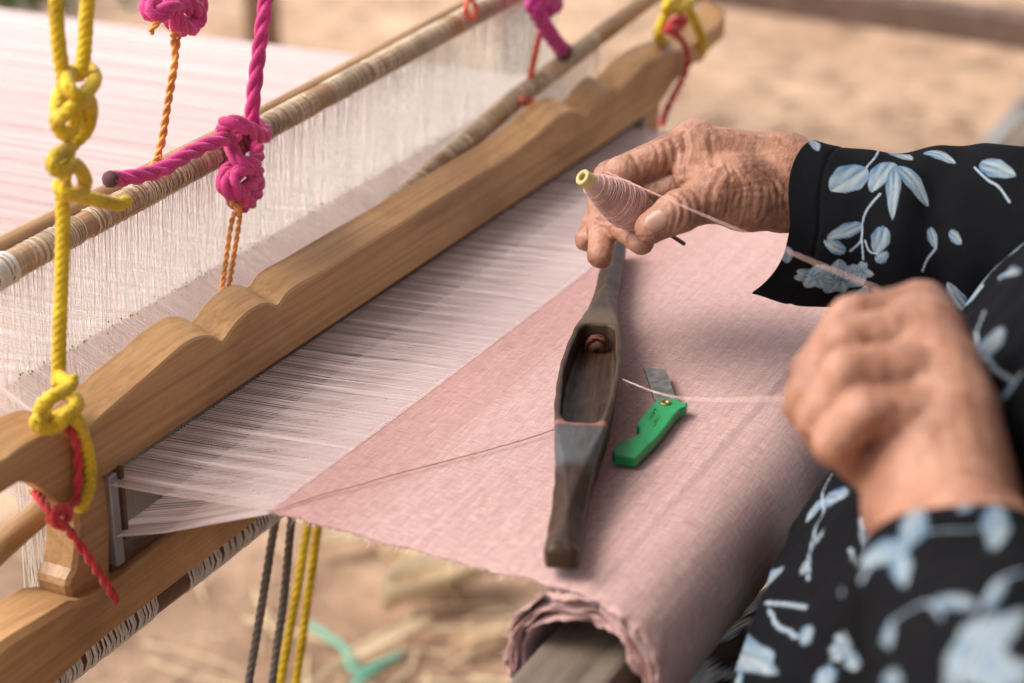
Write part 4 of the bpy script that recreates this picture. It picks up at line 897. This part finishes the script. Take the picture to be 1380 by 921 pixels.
# ------------------------------------------------------------------ printed cloth
INK = np.array([.0052, .0052, .0064])
class Print:
    def __init__(s, uv, sw=.0010): s.uv = uv; s.sw = sw; s.c = np.tile(INK, (len(uv), 1))
    def blend(s, idx, a, col): s.c[idx] = s.c[idx]*(1-a[:, None])+col*a[:, None]
    def _near(s, p, r): return np.where((np.abs(s.uv[:, 0]-p[0]) < r) & (np.abs(s.uv[:, 1]-p[1]) < r))[0]
    def petal(s, a, b, w, soft=.0006, tint=0.0):
        a = np.asarray(a, float); b = np.asarray(b, float); L = np.linalg.norm(b-a)+1e-6; idx = s._near((a+b)/2, L*.8+w)
        if not len(idx): return
        q = s.uv[idx]-a; ax = (b-a)/L; t = (q@ax)/L; n_ = q@np.array([-ax[1], ax[0]])
        wid = w*.5*np.clip(np.sin(np.pi*np.clip(t, 0, 1)**.75), 0, 1)**.65*(1+.04*np.sin(t*17))
        inside = np.clip((wid-np.abs(n_))/soft, 0, 1)*((t > 0) & (t < 1))
        sh_ = np.clip(.02+.38*(np.abs(n_)/(wid+1e-6))**2+.30*np.sin(n_/(w*.055)+t*4)*np.sin(t*5)+.42*np.clip(1-t, 0, 1)**1.5+.25*(n_ > 0)+tint, 0, 1)[:, None]
        col = sh_*np.array([.055, .120, .205])+(1-sh_)*np.array([.265, .30, .312])
        col = col*np.where(np.abs(n_) < w*.028, .7, 1)[:, None]; s.blend(idx, inside, col)
    def stem(s, pts, w=None):
        w = w or s.sw
        P = catmull(np.c_[np.asarray(pts, float), np.zeros(len(pts))], 6)[:, :2]; c = P.mean(0); r = np.abs(P-c).max()+.004; idx = s._near(c, r)
        if not len(idx): return
        uv3 = s.uv[idx]; d = seg_dist(uv3, P); s.blend(idx, np.clip((w*.5-d)/.0004+.5, 0, 1), np.array([.30, .36, .42]))
    def flower(s, c, r, seed=0):
        c = np.asarray(c, float); idx = s._near(c, r*1.6); rs = np.random.RandomState(seed)
        if not len(idx): return
        for k in range(7):
            a = 6.283*k/7+rs.uniform(-.3, .3); s.petal(c+np.array([math.cos(a), math.sin(a)])*r*.02, c+np.array([math.cos(a), math.sin(a)])*r*rs.uniform(.95, 1.25), r*rs.uniform(.75, 1.0), tint=-.1)
        for k in range(5):
            a = rs.uniform(0, 6.28); s.petal(c-np.array([math.cos(a), math.sin(a)])*r*.1, c+np.array([math.cos(a), math.sin(a)])*r*rs.uniform(.4, .65), r*.5, tint=.1)
    def scatter(s, lo, hi, n_, seed, avoid=None, sc=1.0):
        rs = np.random.RandomState(seed)
        for k in range(n_):
            c = np.array([rs.uniform(lo[0], hi[0]), rs.uniform(lo[1], hi[1])])
            if avoid is not None and len(avoid) and np.min(np.linalg.norm(avoid-c, axis=1)) < .028*sc: continue
            a = rs.uniform(0, 6.28); d = np.array([math.cos(a), math.sin(a)]); n2 = np.array([-d[1], d[0]]); ty = rs.randint(3); L = .02*sc*rs.uniform(.8, 1.2)
            if ty == 0: s.flower(c, L*.8, seed+k)
            s.stem([c-d*L*1.3, c+n2*L*.25, c+d*L*1.2]); s.petal(c, c+d*L*1.1+n2*L*.35, L*.55); s.petal(c, c-d*L*.5+n2*L*1.0, L*.5); s.petal(c+d*L*.3, c+d*L*.5-n2*L*.95, L*.45)
            if ty == 1: s.petal(c-d*L*1.2, c-d*L*2.1, L*.6)
def print_mat():
    m = mat('black_floral_print', (.012, .012, .014), .85, .06); g = NG(m)
    a = g.n('ShaderNodeAttribute', attribute_name='print'); n1 = g.noise(g.coords('Object'), 1500, 2); n2 = g.noise(g.coords('Object'), 130, 4)
    g.base(g.mix(.5, a.outputs['Color'], g.ramp(n2, [(.3, (.75, .75, .75)), (.7, (1.15, 1.15, 1.15))]), 'MULTIPLY')); g.normal(g.bump(n1, .25, .0003, g.bump(n2, .3, .0012))); return m
M['print'] = print_mat()
def garment(name, V, nu, nv, uv, motifs, scat, closed=True, parent=None, thick=.0013):
    # motifs are given at photo pixels and looked up on the cloth they were seen on
    V = V.reshape(-1, 3); fc = grid_faces(nu, nv, closed)
    me_n = np.zeros_like(V); A = V[fc]; nf = np.cross(A[:, 2]-A[:, 0], A[:, 3]-A[:, 1])
    for k in range(4): np.add.at(me_n, fc[:, k], nf)
    q = V-CAM; z = q@FW; u = 690+F*(q@RT)/z; v = 460.5-F*(q@UP)/z; facing = (np.einsum('ij,ij->i', me_n, q) < 0) & (z > .2)
    fi = np.where(facing)[0]; pr = Print(uv, .0012 if nv > 500 else .0010)
    def at(p): return uv[fi[np.argmin((u[fi]-p[0])**2+(v[fi]-p[1])**2)]]
    def scale_at(p): i = fi[np.argmin((u[fi]-p[0])**2+(v[fi]-p[1])**2)]; return z[i]/F
    used = []
    for mo in motifs:
        if mo[0] == 'l': a, b = at(mo[1]), at(mo[2]); pr.petal(a, b, mo[3]*scale_at(mo[1])*(1.7 if name == 'blouse' else 1.15)); used += [a, b, (a+b)/2]
        elif mo[0] == 's': pts = [at(p) for p in mo[1]]; pr.stem(pts); used += pts
        else: c = at(mo[1]); pr.flower(c, mo[2]*scale_at(mo[1]), int(mo[1][0])); used.append(c)
    for lo_, hi_, n_, seed in scat: pr.scatter(lo_, hi_, n_, seed, np.array(used) if used else None)
    o = mesh(name, V, fc, M['print'], uv=uv, col=pr.c); s_ = o.modifiers.new('solid', 'SOLIDIFY'); s_.thickness = thick; s_.offset = -1
    part(o, parent or person); return o, me_n
def sleeve(path, rads, nu, nv, folds, seed, flat=1.0, cuff=None):
    P, s = resample(catmull(path, 16), .001); sq = np.r_[np.linspace(0, .2, nu-140), np.linspace(.2, s[-1], 141)[1:]]; P = np.stack([np.interp(sq, s, P[:, k]) for k in range(3)], 1); s = sq
    T = np.stack([np.gradient(P[:, k], s) for k in range(3)], 1); T = np.stack([np.convolve(np.pad(T[:, k], 6, 'edge'), np.ones(13)/13, 'valid') for k in range(3)], 1); T /= np.linalg.norm(T, axis=1)[:, None]
    B = np.cross(T, FW); B /= np.linalg.norm(B, axis=1)[:, None]; N = np.cross(B, T)
    a = np.linspace(0, 2*np.pi, nv, endpoint=False); r = np.interp(s, [q[0] for q in rads], [q[1] for q in rads])
    r2 = np.interp(s, [q[0] for q in rads], [q[2] for q in rads])
    S, Aa = np.meshgrid(s, a, indexing='ij')
    pk = np.c_[S.ravel()*1.0, np.cos(Aa).ravel()*.05, np.sin(Aa).ravel()*.05]
    fo = (vnoise(pk*np.array([1, 1, 1]), 13, seed, 2)*folds+vnoise(pk*np.array([1.0, .35, .35]), 30, seed+1, 2)*folds*.35).reshape(S.shape)
    hem = .0004*(1/(1+np.exp((s-.013)/.0005)))-.0005*np.exp(-((s-.0145)/.0009)**2); r = r+hem; r2 = r2+hem
    V = P[:, None]+((r2[:, None]+fo)*np.cos(Aa))[..., None]*N[:, None]+((r[:, None]+fo)*np.sin(Aa))[..., None]*B[:, None]
    if cuff is not None: V = V-T[0][None, None]*(cuff(Aa)*np.exp(-S/.03))[..., None]
    return V, s, np.c_[S.ravel(), (Aa*r.mean()).ravel()]
blouse_children = []
# torso of the blouse
nu_, nv_ = 400, 760
zz = np.r_[np.linspace(-.17, .2, 310), np.linspace(.2, .385, 91)[1:]]
sup2 = lambda t: np.sign(t)*np.abs(t)**.62
sup = lambda t: np.sign(t)*np.abs(t)**.85
ad_ = np.linspace(0, 2*np.pi, 40001); rd_ = np.c_[.19*sup(np.cos(ad_)), .155*sup2(np.sin(ad_))]     # even spacing round the body
al_ = np.r_[0, np.cumsum(np.linalg.norm(np.diff(rd_, axis=0), axis=1))]; arc = np.linspace(0, al_[-1], nv_, endpoint=False); aa = np.interp(arc, al_, ad_)
def ip(x, pts): return np.interp(x, [p[0] for p in pts], [p[1] for p in pts])
ha = ip(zz, [(-.17, .27), (-.07, .258), (-.02, .212), (.05, .172), (.12, .168), (.25, .175), (.31, .155), (.35, .105), (.385, .068)])
hb = ip(zz, [(-.17, .170), (-.03, .170), (.04, .150), (.12, .130), (.25, .115), (.31, .095), (.385, .062)])
fr_ = ip(zz, [(-.17, -.212), (-.05, -.207), (-.01, -.215), (.03, -.240), (.06, -.262), (.10, -.282), (.15, -.315), (.2, -.35), (.25, -.375), (.31, -.395), (.385, -.423)]); yc = fr_-hb
ZZ, AA = np.meshgrid(zz, aa, indexing='ij')
pk = np.c_[np.cos(AA).ravel()*.17, np.sin(AA).ravel()*.17, ZZ.ravel()]
fo = (vnoise(pk*np.array([1, 1, .45]), 7, 71, 2)*.007+vnoise(pk*np.array([1, 1, .5]), 17, 72, 2)*.003).reshape(ZZ.shape)
VT = np.stack([BXc+(ha[:, None]+fo)*sup(np.cos(AA)), yc[:, None]+(hb[:, None]+fo)*sup2(np.sin(AA)), ZZ], -1)
uvT = np.c_[np.repeat(arc[None], nu_, 0).ravel(), ZZ.ravel()]
mT = [('l', (1242, 384), (1318, 304), 15), ('s', [(1240, 386), (1270, 350), (1330, 300), (1376, 268)]), ('l', (1262, 388), (1305, 350), 28), ('l', (1322, 300), (1362, 288), 18), ('l', (1318, 488), (1352, 438), 30), ('s', [(1325, 420), (1316, 450), (1312, 470)]), ('l', (1300, 410), (1326, 384), 14), ('l', (1345, 372), (1376, 366), 16),
      ('s', [(1310, 465), (1335, 490), (1362, 512)]), ('l', (1352, 540), (1378, 500), 20), ('l', (1112, 672), (1143, 667), 17), ('l', (1106, 674), (1088, 704), 24), ('s', [(1120, 640), (1108, 668), (1098, 715), (1088, 780)]), ('f', (1104, 724), 12), ('f', (1084, 764), 11), ('l', (1167, 718), (1180, 756), 14), ('s', [(1145, 740), (1158, 765), (1160, 700)]),
      ('l', (1035, 811), (1058, 766), 22), ('s', [(1033, 812), (1060, 814), (1086, 820)]), ('s', [(1035, 822), (1052, 846), (1074, 858)]), ('l', (1075, 866), (1095, 846), 20), ('l', (1018, 853), (1052, 908), 24), ('f', (1134, 868), 20), ('l', (1146, 880), (1156, 905), 14), ('l', (1110, 900), (1112, 935), 20), ('l', (1000, 905), (990, 935), 20)]
blouse, _ = garment('blouse', VT, nu_, nv_, uvT, mT, [((0, -.17), (1.07, .38), 330, 301)])
blouse['label'] = 'black blouse printed with pale blue flowers'
# sleeves
pr_ = [DP(1074, 298, 1.020), DP(1180, 314, 1.010), DP(1300, 330, .994), DP(1450, 336, .965), DP(1630, 366, .93)]
pr_ += [EL*.97+SHR*.03+np.array([.02, -.03, .01]), EL*.5+SHR*.5+np.array([.015, -.02, 0]), SHR*.85+EL*.15, SHR+np.array([-.03, 0, .0])]
VS, s_, uvS = sleeve(pr_, [(0, .0440, .036), (.045, .0462, .039), (.09, .0475, .042), (.2, .052, .05), (.3, .060, .058), (.45, .066, .066), (.6, .075, .075)], 460, 400, .0036, 81, cuff=lambda A: .014*np.clip(-np.sin(A)-.1, 0, 1)**1.2+.004*np.sin(A*3))
mR = [('l', (1167, 226), (1119, 257), 45), ('l', (1203, 219), (1174, 260), 30), ('l', (1206, 226), (1203, 299), 19), ('l', (1210, 224), (1252, 279), 24), ('l', (1200, 204), (1228, 216), 24), ('l', (1245, 206), (1288, 221), 19), ('l', (1321, 219), (1369, 238), 24),
      ('s', [(1167, 226), (1180, 212), (1186, 196)]), ('s', [(1186, 262), (1167, 286), (1162, 312), (1163, 350)]), ('s', [(1313, 226), (1330, 242), (1345, 252), (1360, 272)]), ('l', (1162, 302), (1113, 320), 20), ('l', (1139, 340), (1110, 325), 18), ('l', (1193, 305), (1178, 342), 26), ('l', (1180, 354), (1198, 340), 16),
      ('s', [(1162, 305), (1160, 325), (1146, 338)]), ('s', [(1165, 325), (1172, 338), (1182, 342)]), ('f', (1128, 376), 34), ('f', (1098, 374), 24), ('f', (1158, 366), 18), ('l', (1152, 408), (1168, 385), 18), ('l', (1253, 308), (1262, 336), 16), ('s', [(1262, 334), (1250, 350), (1243, 366)]), ('l', (1280, 312), (1296, 330), 16), ('l', (1052, 330), (1060, 355), 16), ('l', (1095, 186), (1102, 205), 14)]
garment('sleeve', VS, 460, 400, uvS, mR, [((.0, 0), (.62, .33), 90, 311)], parent=blouse)
pl_ = [DP(1284, 800, .652), DP(1318, 850, .632), DP(1355, 905, .609), DP(1450, 1040, .555)]
pl_ += [LE*.97+SHL*.03+np.array([-.02, -.03, .0]), LE*.5+SHL*.5+np.array([-.015, -.02, 0]), SHL*.85+LE*.15, SHL+np.array([.03, 0, 0])]
VS, s_, uvS = sleeve(pl_, [(0, .0370, .035), (.03, .040, .039), (.07, .047, .046), (.18, .056, .055), (.3, .060, .058), (.45, .066, .066), (.6, .075, .075)], 420, 300, .0030, 91, cuff=lambda A: .004*np.sin(A*2))
mL = [('l', (1345, 668), (1335, 742), 40), ('f', (1300, 868), 36), ('f', (1345, 850), 40), ('f', (1325, 895), 36), ('l', (1200, 838), (1198, 876), 28), ('s', [(1200, 838), (1225, 822), (1270, 832)]), ('l', (1258, 812), (1316, 822), 22), ('l', (1325, 825), (1355, 780), 24), ('s', [(1330, 810), (1345, 785), (1378, 770)]), ('l', (1290, 690), (1310, 680), 18), ('l', (1116, 786), (1124, 800), 16), ('l', (1190, 915), (1215, 925), 24)]
garment('sleeve', VS, 420, 300, uvS, mL, [((.0, 0), (.62, .33), 90, 321)], parent=blouse)
# skirt over the lap
sk = [np.array([BXc, -.68, -.165]), np.array([BXc, -.52, -.160]), np.array([BXc, -.36, -.150]), np.array([BXc, -.24, -.152]), np.array([BXc, -.195, -.21]), np.array([BXc, -.19, -.36]), np.array([BXc, -.19, -.68])]
P, s = resample(catmull(sk, 16), .0025); nu_, nv_ = len(P), 560; aa = np.linspace(0, 2*np.pi, nv_, endpoint=False)
T = np.gradient(P, axis=0); T /= np.linalg.norm(T, axis=1)[:, None]; Xa = np.array([1.0, 0, 0]); Bn = np.cross(T, Xa)
S, AA = np.meshgrid(s, aa, indexing='ij'); pk = np.c_[np.cos(AA).ravel()*.18, np.sin(AA).ravel()*.1, S.ravel()]
fo = (vnoise(pk, 6, 73, 2)*.005+vnoise(pk*np.array([1, 1, .4]), 20, 74, 2)*.0025).reshape(S.shape)
hx_ = ip(s, [(0, .15), (.1, .20), (.4, .205), (.6, .175), (1.1, .19)]); hz_ = ip(s, [(0, .07), (.1, .084), (.35, .080), (.55, .072), (1.1, .085)])
VK = P[:, None]+((hx_[:, None]+fo)*sup(np.cos(AA)))[..., None]*Xa+((hz_[:, None]+fo)*sup(np.sin(AA)))[..., None]*Bn[:, None]
sko, _ = garment('skirt', VK[:, ::-1], nu_, nv_, np.c_[S.ravel(), VK[:, ::-1].reshape(-1, 3)[:, 0]+VK[:, ::-1].reshape(-1, 3)[:, 2]+.6], [], [((0, 0), (1.0, 1.0), 520, 331)])
# hair
def hair_sdf(P):
    a = ell(P, HP(0, -.016, .016), (.079, .090, .098), hr); a = smax(a, -((P-HP(0, .062, .02))@(hr@np.array([0, -1, -.35]))*-1)*0-9, .01) if False else a
    front = (P-HP(0, .050, .035))@(hr@np.array([0, .8, -.6])); a = smax(a, front, .015)
    return smin(a, ell(P, HP(0, -.115, -.01), (.036, .030, .034), hr), .012)
V, Q = surface_nets(hair_sdf, HC-.16, HC+.15, .004); V += grad_n(hair_sdf, V)*(np.sin((V[:, 0])*520)*.0008)[:, None]
M['hair'] = fibre('grey_hair', (.16, .15, .145), .4, .5, 400); part(mesh('hair', V, Q, M['hair']), person)
# bench
be = empty('bench', (BXc, -.56, GZ))
for k in range(2): mb = MB(); mb.box((-.20, -.755+k*.155, -.300), (.47, -.605+k*.155, -.252)); mb.build('plank', M['greywood'], be, False, .004)
for px in (-.15, .37):
    for py in (-.70, -.52): mb = MB(); mb.box((px, py, GZ-.02), (px+.05, py+.05, -.298)); mb.build('leg', M['greywood'], be, False, .003)
tag(be, 'low plank bench under the seated weaver', 'bench')
# ------------------------------------------------------------------ loose yarns
def yarn(pts, r, m, label, sm=10, fuzz=.0004):
    P, s = resample(catmull(pts, sm), .002); P = P+np.stack([vnoise(s[:, None], 90, 60+k, 2) for k in range(3)], 1)*fuzz
    mb = MB(); rope_mesh(mb, P, r, 5, 2, 5, 1); return tag(mb.build('yarn_strand', m), label, 'yarn')
y0, y1 = DP(818, 232, .992), DP(1186, 391, .738)
yarn([y0, y0*.66+y1*.34+np.array([0, 0, -.0006]), y0*.33+y1*.67-np.array([0, 0, .0005]), y1], .00030, M['yarn'], 'pink yarn drawn from the bobbin to the near fist', fuzz=.00012)
y0, y1 = PL(837, 511, 2, .021), DP(1072, 538, .742)
yarn([y0-np.array([0, .004, .003]), y0, y0*.6+y1*.4-np.array([0, 0, .006]), y1], .00034, M['yarn2'], 'pale yarn running from the shuttle to the near fist', fuzz=.0001)
st_ = [PL(u, v, 2, .0013) for u, v in ((372, 689), (430, 668), (480, 655), (530, 640), (600, 622), (660, 606), (715, 590), (764, 573))]
yarn(st_, .00030, M['brownyarn'], 'brown weft thread lying across the cloth to the shuttle', fuzz=.0001)
